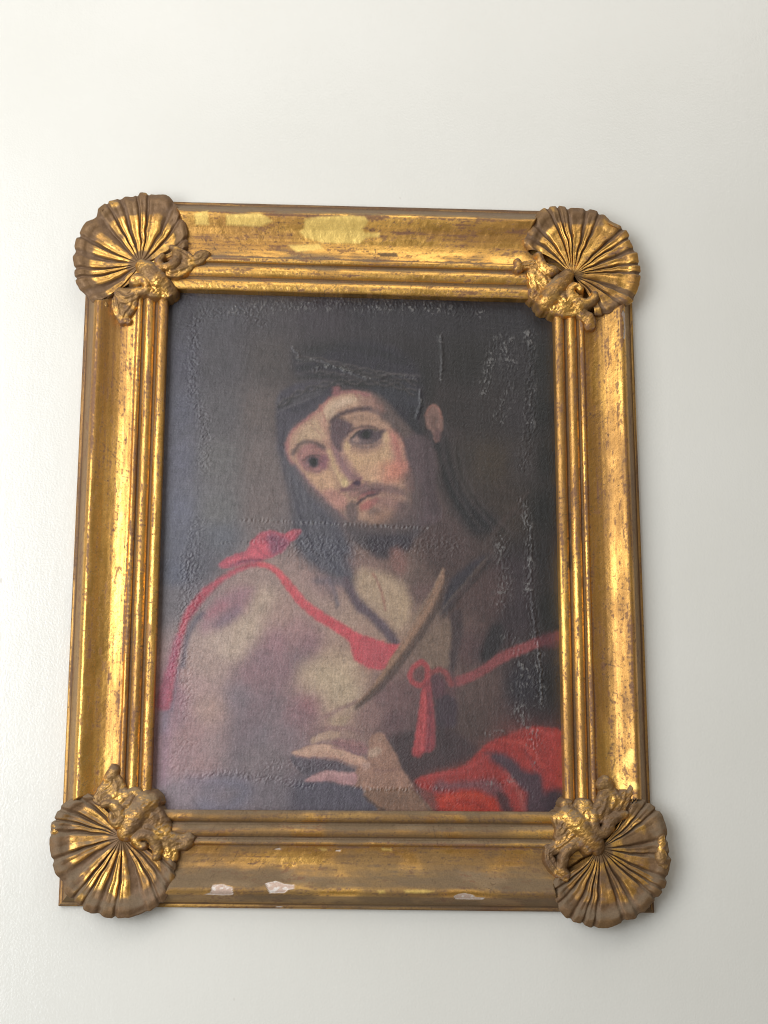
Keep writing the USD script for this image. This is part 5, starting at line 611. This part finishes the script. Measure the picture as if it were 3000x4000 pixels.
GOLD, GOLD2, BROWN, BOLE, DARK_BROWN, DUST, GESSO, FRESH = [np.array(c) for c in ((0.93, 0.535, 0.145), (0.72, 0.385, 0.105), (0.34, 0.18, 0.068), (0.235, 0.112, 0.058), (0.07, 0.040, 0.024), (0.245, 0.18, 0.115), (0.84, 0.76, 0.70), (1.0, 0.70, 0.21))]
def finish(p, n, streak, ridge, groove, dustiness, seed, q=None):
    """Worn gilding at points p (metres): leaf, tarnish, rubbed-through bole, darker grooves, grime specks and settled dust. Returns colour and finish."""
    q = p if q is None else q
    n1 = fbm(q * 28, 4, seed); n2 = fbm(q * 130, 4, seed + 7); n3 = fbm(p * 420, 3, seed + 3)
    rub = 0.55 * streak + 0.45 * n2
    c = lerp(GOLD, GOLD2, sm(n1, 0.35, 0.65)[:, None])
    rough = lerp(0.32, 0.50, sm(n2, 0.3, 0.7)); metal = np.ones(len(p))
    a = sm(0.5 * n1 + 0.5 * rub, 0.38, 0.68) * 0.72
    c = lay(c, BROWN, a); rough = lerp(rough, 0.55, a); metal = lerp(metal, 0.6, a)
    a = sm(rub + 0.22 * ridge + 0.45 * (n3 - 0.5), 0.60, 0.73)
    c = lay(c, BOLE, a * 0.9); rough = lerp(rough, 0.6, a); metal = lerp(metal, 0.0, a)
    a = sm(groove + 0.5 * (n2 - 0.5), 0.32, 0.75) * 0.85  # grooves and hollows toned dark brown, broken up by noise
    c = lay(c, DARK_BROWN * 1.6, a); rough = lerp(rough, 0.7, a); metal = lerp(metal, 0.15, a)
    a = sm(n3, 0.70, 0.78) * 0.6
    c = lay(c, DARK_BROWN, a); metal = lerp(metal, 0.1, a)
    a = sm(n[:, 2] + dustiness + 0.7 * (n2 - 0.5) + 0.7 * (n1 - 0.5), 0.10, 0.62) * 0.86
    c = lay(c, DUST * (0.85 + 0.3 * n3[:, None]), a); rough = lerp(rough, 0.9, a); metal = lerp(metal, 0.0, a)
    return c, rough, metal

PROFILE = np.array([(0.0, 0.3), (0.0, 6.4), (0.006, 7.0), (0.03, 7.6), (0.038, 7.0), (0.05, 8.0), (0.08, 13.5), (0.12, 20.5), (0.15, 25.0), (0.175, 27.4), (0.20, 28.0), (0.23, 27.0), (0.27, 24.6), (0.33, 20.8), (0.40, 17.9),
    (0.46, 16.8), (0.52, 17.2), (0.58, 18.6), (0.632, 20.4), (0.640, 20.5), (0.645, 22.4), (0.66, 23.3), (0.68, 23.2), (0.70, 22.0), (0.706, 19.4), (0.724, 19.0), (0.733, 20.6), (0.76, 22.6), (0.79, 23.2), (0.82, 22.4), (0.846, 20.2),
    (0.854, 18.4), (0.872, 18.0), (0.882, 19.4), (0.893, 21.2), (0.915, 22.6), (0.945, 22.9), (0.975, 22.2), (0.995, 20.9), (1.0, 20.0), (1.0, 6.5)])
seg = np.concatenate([[0], np.cumsum(np.hypot(np.diff(PROFILE[:, 0]) * 95, np.diff(PROFILE[:, 1])))])
NS = 190
ss = np.linspace(0, seg[-1], NS)
PS, PH = np.interp(ss, seg, PROFILE[:, 0]), np.interp(ss, seg, PROFILE[:, 1])
k = np.array([0.25, 0.5, 0.25])
for _ in range(2): PS[1:-1], PH[1:-1] = np.convolve(PS, k, 'valid'), np.convolve(PH, k, 'valid')
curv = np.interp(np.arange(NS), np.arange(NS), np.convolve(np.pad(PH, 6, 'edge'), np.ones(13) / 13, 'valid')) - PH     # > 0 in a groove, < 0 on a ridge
LIP = np.searchsorted(PS, 0.64)
lower = ['top', 'right', 'bottom', 'left']
rail_names = ['rail', 'rail_001', 'rail_002', 'rail_003']
rail_labels = ['upper rail with patches of bright new gold leaf', 'right rail with a sliver of bare white plaster', 'dusty lower rail with three chips of bare plaster', 'left rail facing the light']
def build_rail(kk):
    A, B = np.array(OUTER[kk]), np.array(OUTER[(kk + 1) % 4]); a, b = np.array(INNER[kk]), np.array(INNER[(kk + 1) % 4])
    L = np.linalg.norm(B - A); nt = int(L / 1.15)
    t = np.linspace(0, 1, nt)
    T, S = np.meshgrid(t, np.arange(NS), indexing='ij')
    s, h = PS[S], PH[S].copy()
    q = lerp(lerp(A, B, T[..., None]), lerp(a, b, T[..., None]), s[..., None])
    p0 = np.stack([q[..., 0], -h, q[..., 1]], -1)
    w = 0.5 * (fbm(np.stack([T * L / 60, s * 3, np.full_like(s, kk * 9.1)], -1), 3, 5) - 0.5) * 1.6 + (fbm(np.stack([T * L / 7, s * 12, np.full_like(s, kk)], -1), 3, 6) - 0.5) * 0.5
    h = h + w * sm(h, 1, 8)
    for ck, CC in CORNERS.items():                                            # the mouldings are cut down and trimmed where a carved shell sits on them
        hx, hz = CC['hinge']; rm = spline(CC['rim'], False, 6)
        dx, dz = q[..., 0] - hx, q[..., 1] - hz; rad = np.hypot(dx, dz)
        near = rad < 110
        if not near.any(): continue
        ox, oz = (-1 if ck[1] == 'L' else 1), (1 if ck[0] == 'T' else -1)
        ang = np.arctan2(dz * oz, dx * ox); ra = np.arctan2((rm[:, 1] - hz) * oz, (rm[:, 0] - hx) * ox); rr = np.hypot(rm[:, 0] - hx, rm[:, 1] - hz)
        o = np.argsort(ra); R = np.interp(ang, ra[o], rr[o], left=0, right=0)
        inside = sm(R * 0.97 - rad, 0, 2.5) * near
        h = lerp(h, np.minimum(h, 12.5), inside)
        if ck[0] == 'T':
            quad = near & (ang > 0.12) & (ang < 1.45) & (rad > R * 0.93)
            k = np.where(quad, R * 0.93 / np.maximum(rad, 1), 1.0)
            q[..., 0], q[..., 1] = hx + dx * k, hz + dz * k
    edge = np.zeros_like(s); chip = np.zeros_like(s); fresh = np.zeros_like(s); dark = np.zeros_like(s)
    jit = (fbm(p0.reshape(-1, 3) / 2.2, 3, 11) - 0.5).reshape(s.shape) * 2.2
    for kind, poly in PATCHES:
        pl = np.array(poly)
        if (pl[:, 0].min() - 6 > q[..., 0].max()) or (pl[:, 0].max() + 6 < q[..., 0].min()) or (pl[:, 1].min() - 6 > q[..., 1].max()) or (pl[:, 1].max() + 6 < q[..., 1].min()): continue
        mk = (q[..., 0] > pl[:, 0].min() - 4) & (q[..., 0] < pl[:, 0].max() + 4) & (q[..., 1] > pl[:, 1].min() - 4) & (q[..., 1] < pl[:, 1].max() + 4) & (s < 0.999) & (s > 0.001)
        if not mk.any(): continue
        d, ins = seg_dist(q[..., 0][mk], q[..., 1][mk], pl, True)
        sd = np.where(ins, d, -d) + jit[mk] * (0.28 if kind == 'chip' else 0.8)
        if kind == 'chip':
            edge[mk] = np.maximum(edge[mk], 1 - sm(sd, 0.3, 1.1)); chip[mk] = np.maximum(chip[mk], sm(sd, -0.25, 0.35))
        elif kind == 'fresh': fresh[mk] = np.maximum(fresh[mk], sm(sd, -1.5, 2.0))
        else: dark[mk] = np.maximum(dark[mk], sm(sd, -0.8, 1.2))
    h = h - 0.9 * chip
    v = np.stack([q[..., 0], -h, q[..., 1]], -1) * 1e-3
    f = gridfaces(nt, NS)
    V = v.reshape(-1, 3); N = vnormals(V, f)
    if N[np.argmax(PH)][1] > 0: f = f[:, ::-1]; N = -N
    along = np.stack([T * L / 60, s * 55, np.full_like(s, kk * 5.3)], -1).reshape(-1, 3)
    streak = fbm(along, 4, 21)
    cv = curv[S].ravel()
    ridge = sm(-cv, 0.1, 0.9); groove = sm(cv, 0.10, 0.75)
    ridge = np.maximum(0.6 * ridge, 0.9 * np.exp(-((s.ravel() - 0.63) / 0.014) ** 2))
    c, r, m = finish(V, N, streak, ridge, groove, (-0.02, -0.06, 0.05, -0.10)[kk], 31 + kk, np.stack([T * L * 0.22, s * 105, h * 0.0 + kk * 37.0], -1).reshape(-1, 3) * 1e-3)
    sr = s.ravel()
    band = sm(sr, 0.045, 0.065) * (1 - sm(sr, 0.125, 0.15)) * 0.75                # the outer hollow is a duller, browner band
    c = lay(c, np.array([0.245, 0.165, 0.10]), band); r = lerp(r, 0.6, band); m = lerp(m, 0.25, band)
    crk = 1 - sm(np.abs(fbm(np.stack([T * L / 7, s * 5, s * 0 + kk], -1), 3, 63).ravel() - 0.5), 0.0, 0.016)
    crk = crk * sm(fbm(np.stack([T * L / 55, s * 4, s * 0 + kk], -1), 3, 64).ravel(), 0.47, 0.58) * sm(sr, 0.16, 0.2) * 0.75   # fine cracks across the grain of the gesso
    c = lay(c, DARK_BROWN * 1.5, crk); m = lerp(m, 0.1, crk)
    scuff = sm(fbm(np.stack([T * L / 16, s * 30, s * 0 + kk], -1), 4, 66).ravel() + 0.45 * (fbm(np.stack([T * L / 2.2, s * 60, s * 0], -1), 3, 67).ravel() - 0.5), 0.66, 0.77) * 0.7
    c = lay(c, BOLE, scuff); r = lerp(r, 0.6, scuff); m = lerp(m, 0.1, scuff)
    edgew = (1 - sm(sr, 0.036, 0.05)) * (0.35 + 0.5 * sm(streak, 0.4, 0.6))           # outer edge handled bare
    c = lay(c, np.array([0.15, 0.085, 0.05]), edgew); r = lerp(r, 0.6, edgew); m = lerp(m, 0.2, edgew)
    if kk == 2:
        soil = sm(fbm(np.stack([T * L / 40, s * 6, s * 0], -1), 3, 61).ravel() + 0.12 * np.exp(-((sr - 0.3) / 0.14) ** 2) + 0.1 * sm(sr, 0.66, 0.7), 0.40, 0.66) * 0.6
        c = lay(c, DUST * np.array([0.72, 0.66, 0.58]), soil); r = lerp(r, 0.8, soil); m = lerp(m, 0.05, soil)
    fr = fresh.ravel() * 0.9
    c = lay(c, FRESH, fr); r = lerp(r, 0.42, fr); m = lerp(m, 0.6, fr)
    dk = dark.ravel() * 0.85
    c = lay(c, DARK_BROWN, dk); m = lerp(m, 0.1, dk)
    ch = chip.ravel()
    n3 = fbm(V * 300, 3, 77)
    c = lay(c, lerp(GESSO, np.array([0.66, 0.48, 0.39]), (sm(n3, 0.30, 0.42) * (1 - 0.8 * edge.ravel()))[:, None]), ch); r = lerp(r, 0.95, ch); m = lerp(m, 0.0, ch)
    surf = np.stack([r, m, r * 0], -1)
    path = '/World/gilded_picture_frame/' + rail_names[kk]
    ids = np.arange(nt * NS).reshape(nt, NS)
    def part(sub, lo, hi):
        keep = ids[:, lo:hi].ravel()
        return define(path + sub, V[keep], gridfaces(nt, hi - lo) if f[0][1] == gridfaces(nt, NS)[0][1] else gridfaces(nt, hi - lo)[:, ::-1], gilt_mat, c[keep], surf[keep], N[keep])
    data(part('', 0, LIP + 1).GetPrim(), label=rail_labels[kk])
    part('/inner_moulding', LIP, NS)
for kk in range(4): build_rail(kk)

# ------------------------------------------------------------------ corner shells
CARVED = np.array([0.185, 0.108, 0.058])
shell_labels = {'TL': 'upper left scallop shell with brown worn rim', 'TR': 'upper right scallop shell with bright gold flutes', 'BL': 'lower left scallop shell greyed with dust', 'BR': 'lower right scallop shell, dusty with repaired rim'}
DUSTY = {'TL': -0.02, 'TR': -0.12, 'BL': 0.14, 'BR': 0.05}
for idx, key in enumerate(('TL', 'TR', 'BL', 'BR')):
    C = CORNERS[key]
    rim = spline(C['rim'], False, 12); H0 = np.array(C['hinge'])
    ln = np.concatenate([[0], np.cumsum(np.linalg.norm(np.diff(rim, axis=0), axis=1))]); NA, NR = 420, 64
    u = np.linspace(0, 1, NA); rim = np.stack([np.interp(u * ln[-1], ln, rim[:, k]) for k in (0, 1)], 1)
    ribs = C['ribs']
    warp = u + 0.020 * np.sin(u * 17 + 1.7 * idx) + 0.012 * np.sin(u * 41 + 2.3 * idx)
    ph = warp * ribs
    rib = sm(np.abs(np.sin(math.pi * ph)), 0.08, 0.72)                                  # rounded flutes with sharp valleys between
    lobe = (rib - 0.6) * 2.0
    dirs = rim - H0; R0 = np.linalg.norm(dirs, axis=1); dirs /= R0[:, None]; perp = np.stack([-dirs[:, 1], dirs[:, 0]], 1)
    ragged = (fbm(np.stack([u * 30, u * 0 + idx, u * 0], -1), 3, 4) - 0.5) * 2.2
    Rr = R0 + lobe * 0.9 + ragged
    rho = np.linspace(0, 1, NR)
    U, Q = np.meshgrid(np.arange(NA), rho, indexing='ij')
    z = 26.0 - 7.0 * np.sin(math.pi * np.clip(Q, 0, 1) ** 0.75) * 0.62 + 1.2 * sm(Q, 0.72, 0.93) - 2.8 * sm(Q, 0.9, 1.0) - 2.0 * sm(Q, 0.5, 1.0)
    ends = 0.70 + 0.10 * (fbm(np.stack([u * 40, u * 0 + idx, u * 0], -1), 2, 6) - 0.5)            # each flute ends a little differently
    amp = 0.4 + 2.9 * sm(Q, 0.06, 0.34) * (1 - 0.62 * sm(Q, ends[U] - 0.04, ends[U] + 0.08)) * (0.75 + 0.6 * fbm(np.stack([u * 25, u * 0 + 3 + idx, u * 0], -1), 2, 16))[U]
    z = z + (rib[U] - 0.5) * amp
    second = np.abs(np.sin(math.pi * ph * 2)) ** 0.8
    z = z + (second[U] - 0.5) * 0.5 * sm(Q, 0.25, 0.5) * (1 - sm(Q, 0.8, 0.95))
    z = z + C.get('fold', 0.9) * sm(Q, 0.82, 0.87) * (1 - sm(Q, 0.955, 1.0)) * (0.35 + 0.8 * rib[U]) * (0.6 + 0.8 * fbm(np.stack([u * 18, u * 0 + idx, u * 0], -1), 2, 26))[U]
    xy = H0 + dirs[U] * (Rr[U] * Q)[..., None] + perp[U] * (((u - 0.5) * 9.0)[U] * np.sin(math.pi * Q))[..., None]      # the flutes fan out in a slight curve
    xy = xy + ((fbm(np.stack([xy[..., 0] / 14, xy[..., 1] / 14, Q * 0 + idx], -1), 2, 36) - 0.5) * 3.0 * np.sin(math.pi * Q))[..., None] * perp[U]
    pts = np.stack([xy[..., 0], -z, xy[..., 1]], -1)
    pts += ((fbm(pts.reshape(-1, 3) / 9, 3, 50 + idx) - 0.5) * 1.5).reshape(NA, NR, 1) * np.array([0, 1, 0])
    skirt = []
    for k, (dr, dz) in enumerate(((0.55, 1.0), (0.55, 3.0), (-0.4, 6.0), (-2.2, 10.0), (-3.6, 14.5))):
        zz = np.maximum(-pts[:, -1, 1] - dz, 3.0)
        e = H0 + dirs * (Rr + dr)[:, None]
        skirt.append(np.stack([e[:, 0], -zz, e[:, 1]], -1))
    pts = np.concatenate([pts, np.stack(skirt, 1)], 1)
    NR2 = pts.shape[1]
    V = pts.reshape(-1, 3) * 1e-3; f = gridfaces(NA, NR2); N = vnormals(V, f)
    if N[:, 1].mean() > 0: f = f[:, ::-1]; N = -N
    ribv = np.repeat(rib[:, None], NR2, 1).ravel(); qv = np.concatenate([Q, np.ones((NA, NR2 - NR))], 1).ravel()
    streak = fbm(np.stack([np.repeat(ph[:, None], NR2, 1).ravel() * 3, qv * 2.5, qv * 0 + idx], -1), 3, 9)
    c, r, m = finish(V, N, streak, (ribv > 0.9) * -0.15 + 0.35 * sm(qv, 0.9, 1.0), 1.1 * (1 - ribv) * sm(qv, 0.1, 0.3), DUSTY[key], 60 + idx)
    gilt = sm(ribv, 0.45, 0.85) * sm(qv, 0.12, 0.25) * (1 - sm(qv, 0.66, 0.80)) * {'TL': 0.42, 'TR': 0.5, 'BL': 0.40, 'BR': 0.26}[key]      # raised flutes coloured more golden than the valleys
    if key == 'TR': gilt = np.maximum(gilt, 0.5 * sm(ribv, 0.5, 0.9) * sm(np.repeat(u[:, None], NR2, 1).ravel(), 0.42, 0.5) * (1 - sm(np.repeat(u[:, None], NR2, 1).ravel(), 0.78, 0.86)) * sm(qv, 0.6, 0.7))
    tone = sm(fbm(V * 55, 4, 90 + idx) + {'TL': 0.20, 'TR': 0.06, 'BL': 0.17, 'BR': 0.17}[key] - gilt, 0.36, 0.56) * 0.92
    n9 = fbm(V * 200, 3, 17)[:, None]
    c = lay(c, CARVED * (0.75 + 0.6 * n9), tone); m = lerp(m, np.minimum(m, 0.3), tone); r = lerp(r, 0.55, tone)
    if key[0] == 'B':
        a = sm(N[:, 2] * 0.6 + 0.45 * sm(qv, 0.55, 0.95) + 0.7 * (fbm(V * 90, 3, 19) - 0.5) - 0.5 * gilt, 0.26, 0.6) * 0.7
        c = lay(c, DUST * 0.85, a); m = lerp(m, 0.0, a); r = lerp(r, 0.9, a)
    path = '/World/gilded_picture_frame/corner_shell' + ('_%03d' % idx if idx else '')
    data(define(path, V, f, gilt_mat, c, np.stack([r, m, r * 0], -1), N).GetPrim(), label=shell_labels[key])
    # scrolls, leaves and buds: one continuous carved relief, each piece of it a part
    tubes = [(nm, np.array([(q[0], q[1], q[2], q[3] * (1.12 if nm != 'leaf' else 1.3)) for q in tp])) for nm, tp in C['tubes']]
    allp = np.vstack([q for _, q in tubes]); lo = allp[:, :2].min(0) - 9; hi = allp[:, :2].max(0) + 9
    ax, az = np.arange(lo[0], hi[0], 0.62), np.arange(lo[1], hi[1], 0.62)
    AX, AZ = np.meshgrid(ax, az, indexing='ij')
    wx = AX + (fbm(np.stack([AX / 6, AZ / 6, AX * 0 + idx], -1), 2, 51) - 0.5) * 2.4; wz = AZ + (fbm(np.stack([AX / 6, AZ / 6, AX * 0 + idx], -1), 2, 52) - 0.5) * 2.4
    hs = []
    for nm, q in tubes:
        sp = spline(q, False, 5); best = np.full(AX.shape, -1e3)
        for a, b in zip(sp[:-1], sp[1:]):
            ex, ez = b[0] - a[0], b[1] - a[1]
            tt = np.clip(((wx - a[0]) * ex + (wz - a[1]) * ez) / (ex * ex + ez * ez + 1e-9), 0, 1)
            d = np.hypot(wx - a[0] - tt * ex, wz - a[1] - tt * ez); rr = np.maximum(a[3] + tt * (b[3] - a[3]), 0.8); top = a[2] + tt * (b[2] - a[2])
            if nm == 'leaf': hh = top - 0.55 * rr + 0.55 * np.sqrt(np.maximum(rr * rr - d * d, 0)) + 0.7 * np.cos(d / rr * 7.5) * (d < rr)
            else: hh = top - rr + np.sqrt(np.maximum(rr * rr - d * d, 0))
            best = np.maximum(best, hh - np.maximum(d - rr, 0) * 4.5)
        hs.append(best)
    hs = np.array(hs); who = hs.argmax(0); hm = hs.max(0)
    hz = hm + 0.7 * np.log(np.exp((hs - hm) / 0.7).sum(0)) - 0.3
    p3 = np.stack([AX, hz, AZ], -1)
    hz = hz + (fbm(p3 / 2.6, 3, 70 + idx) - 0.5) * 1.5 + (fbm(p3 / 1.1, 2, 75 + idx) - 0.5) * 0.5
    hz = np.maximum(hz, 6.0)
    V = np.stack([AX, -hz, AZ], -1).reshape(-1, 3) * 1e-3; f = gridfaces(len(ax), len(az)); N = vnormals(V, f)
    if N[:, 1].mean() > 0: f = f[:, ::-1]; N = -N
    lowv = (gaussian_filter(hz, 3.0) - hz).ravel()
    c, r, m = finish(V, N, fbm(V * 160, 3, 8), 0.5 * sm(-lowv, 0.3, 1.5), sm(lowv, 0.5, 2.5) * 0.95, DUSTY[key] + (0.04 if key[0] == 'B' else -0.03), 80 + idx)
    tone = sm(fbm(V * 70, 3, 95 + idx) + (0.06 if key in ('TL', 'BL', 'BR') else -0.08), 0.42, 0.62) * 0.8
    c = lay(c, CARVED, tone); m = lerp(m, np.minimum(m, 0.4), tone); r = lerp(r, 0.55, tone)
    fh = hz.ravel()[f]; keep = (fh.max(1) > 11.0) & (hm.ravel()[f].max(1) > 8.0); fw = who.ravel()[f[:, 0]]
    count = {}
    for ti, (nm, q) in enumerate(tubes):
        sel = f[keep & (fw == ti)]
        if len(sel) < 6: continue
        ids, inv = np.unique(sel, return_inverse=True)
        k = count.get(nm, 0); count[nm] = k + 1
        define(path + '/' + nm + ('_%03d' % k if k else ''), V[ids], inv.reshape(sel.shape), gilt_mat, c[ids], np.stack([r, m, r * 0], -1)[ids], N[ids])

# ------------------------------------------------------------------ painting
painting = UsdGeom.Xform.Define(stage, '/World/oil_painting').GetPrim()
data(painting, label='dark cracked oil painting of a bearded man in red cloak inside the gilded frame', category='painting')
STEP = 0.75
gx = np.arange(-221, 221.01, STEP); gz = np.arange(-292, 281.01, STEP)
X, Z = np.meshgrid(gx, gz, indexing='ij')
shape = X.shape
wob = (fbm(np.stack([X / 3.2, Z / 3.2, X * 0], -1), 3, 3) - 0.5) * 2.4
wob2 = (fbm(np.stack([X / 3.2, Z / 3.2, X * 0 + 9], -1), 3, 4) - 0.5) * 2.4
xs, zs = (X + wob).astype(np.float64), (Z + wob2).astype(np.float64)
pts = np.array([(q[0], q[1]) for q in BASE]); cols = np.array([q[2] for q in BASE])
gi = np.linspace(0, shape[0] - 1, 90).astype(int); gj = np.linspace(0, shape[1] - 1, 116).astype(int)
cx, cz = X[gi][:, gj], Z[gi][:, gj]
d2 = (cx[..., None] - pts[:, 0]) ** 2 + (cz[..., None] - pts[:, 1]) ** 2
wt = 1 / (d2 + 60) ** 1.9
coarse = (wt[..., None] * cols).sum(2) / wt.sum(2)[..., None]
from scipy.interpolate import RegularGridInterpolator
tone = RegularGridInterpolator((gx[gi], gz[gj]), coarse, bounds_error=False, fill_value=None)(np.stack([np.clip(xs, gx[0], gx[-1]), np.clip(zs, gz[0], gz[-1])], -1))
for kind, p_, colr, soft, op, wd in STROKES:
    poly = spline(p_, kind == 'P', 4)
    mg = soft * 1.6 + wd + 3
    i0, i1 = np.searchsorted(gx, poly[:, 0].min() - mg), np.searchsorted(gx, poly[:, 0].max() + mg)
    j0, j1 = np.searchsorted(gz, poly[:, 1].min() - mg), np.searchsorted(gz, poly[:, 1].max() + mg)
    if i1 <= i0 or j1 <= j0: continue
    d, ins = seg_dist(xs[i0:i1, j0:j1], zs[i0:i1, j0:j1], poly, kind == 'P')
    sd = np.where(ins, d, -d) if kind == 'P' else wd / 2 - d
    a = sm(sd, -soft * 1.25, soft * 1.25) * op
    tone[i0:i1, j0:j1] = lay(tone[i0:i1, j0:j1], colr, a)
tone = np.stack([gaussian_filter(tone[..., k], 0.7) for k in range(3)], -1)                    # paint blended wet in wet
# relief: weave unevenness, sagging, creases, mended tears and flaking
g3 = np.stack([X / 2.0, Z / 2.0, X * 0], -1)
fine = fbm(g3, 3, 14) - 0.5
thread = (fbm(np.stack([X / 0.9, Z / 7.0, X * 0 + 31], -1), 2, 41) + fbm(np.stack([X / 7.0, Z / 0.9, X * 0 + 37], -1), 2, 42)) - 1.0
hgt = 0.10 * fine + 0.10 * thread + 0.05 * np.random.default_rng(6).standard_normal(shape) + 0.8 * (fbm(np.stack([X / 70, Z / 70, X * 0], -1), 2, 15) - 0.5) + 0.16 * (fbm(np.stack([X / 9, Z / 40, X * 0 + 4], -1), 3, 16) - 0.5)
loss = np.zeros(shape)
for p_, wd, hh, kind in RELIEF:
    poly = spline(p_, False, 5); mg = wd * 1.5 + 3
    i0, i1 = np.searchsorted(gx, poly[:, 0].min() - mg), np.searchsorted(gx, poly[:, 0].max() + mg)
    j0, j1 = np.searchsorted(gz, poly[:, 1].min() - mg), np.searchsorted(gz, poly[:, 1].max() + mg)
    xx, zz = xs[i0:i1, j0:j1], zs[i0:i1, j0:j1]
    d, _ = seg_dist(xx, zz, poly, False)
    fall = 1 - sm(d, 0, max(wd, 1.2))
    s3 = np.stack([xx, zz, xx * 0], -1)
    if kind == 'ridge':
        hgt[i0:i1, j0:j1] += hh * fall * (0.5 + fbm(s3 / 3, 2, 17)); loss[i0:i1, j0:j1] = np.maximum(loss[i0:i1, j0:j1], fall * sm(fbm(s3 / 1.6, 3, 18), 0.54, 0.68) * sm(fbm(s3 / 14, 2, 28), 0.42, 0.6) * 0.7)
    elif kind == 'stitch':
        hgt[i0:i1, j0:j1] += 1.25 * hh * fall * (fbm(s3 / 5, 2, 44) - 0.1) * np.sin(xx * 2 * math.pi / 4.6 + 9 * fbm(s3 / 8, 2, 2)) - 0.35 * (1 - sm(d, 0, 0.8)); loss[i0:i1, j0:j1] = np.maximum(loss[i0:i1, j0:j1], fall * sm(fbm(s3 / 2.2, 2, 45), 0.6, 0.75) * 0.5)
    elif kind == 'bumps':
        hgt[i0:i1, j0:j1] += hh * fall * (fbm(s3 / 1.7, 2, 19) - 0.5) * 2.2
    else:
        nn = fbm(np.stack([xx / 1.5, zz / 3.2, xx * 0], -1), 3, 20)
        hgt[i0:i1, j0:j1] += hh * fall * (nn - 0.5) * 2.2; loss[i0:i1, j0:j1] = np.maximum(loss[i0:i1, j0:j1], fall * sm(nn, 0.58, 0.72) * sm(fbm(s3 / 12, 2, 29), 0.35, 0.6) * 0.9)
tone = lay(tone, np.array([0.20, 0.19, 0.185]), loss * 0.75)
tone = tone * (1 + 0.22 * thread + 0.36 * (np.random.default_rng(5).random(shape) - 0.5) + 0.3 * (fbm(np.stack([X / 1.3, Z / 5.0, X * 0 + 2], -1), 3, 22) - 0.5) + 0.4 * (fbm(np.stack([X / 6, Z / 6, X * 0 + 2], -1), 3, 23) - 0.5))[..., None]
V = np.stack([X, -(9.0 + hgt), Z], -1).reshape(-1, 3) * 1e-3
f = gridfaces(*shape); N = vnormals(V, f)
if N[:, 1].mean() > 0: f = f[:, ::-1]; N = -N
define('/World/oil_painting/canvas', V, f, canvas_mat, np.clip(tone, 0.003, 0.9).reshape(-1, 3), None, N)
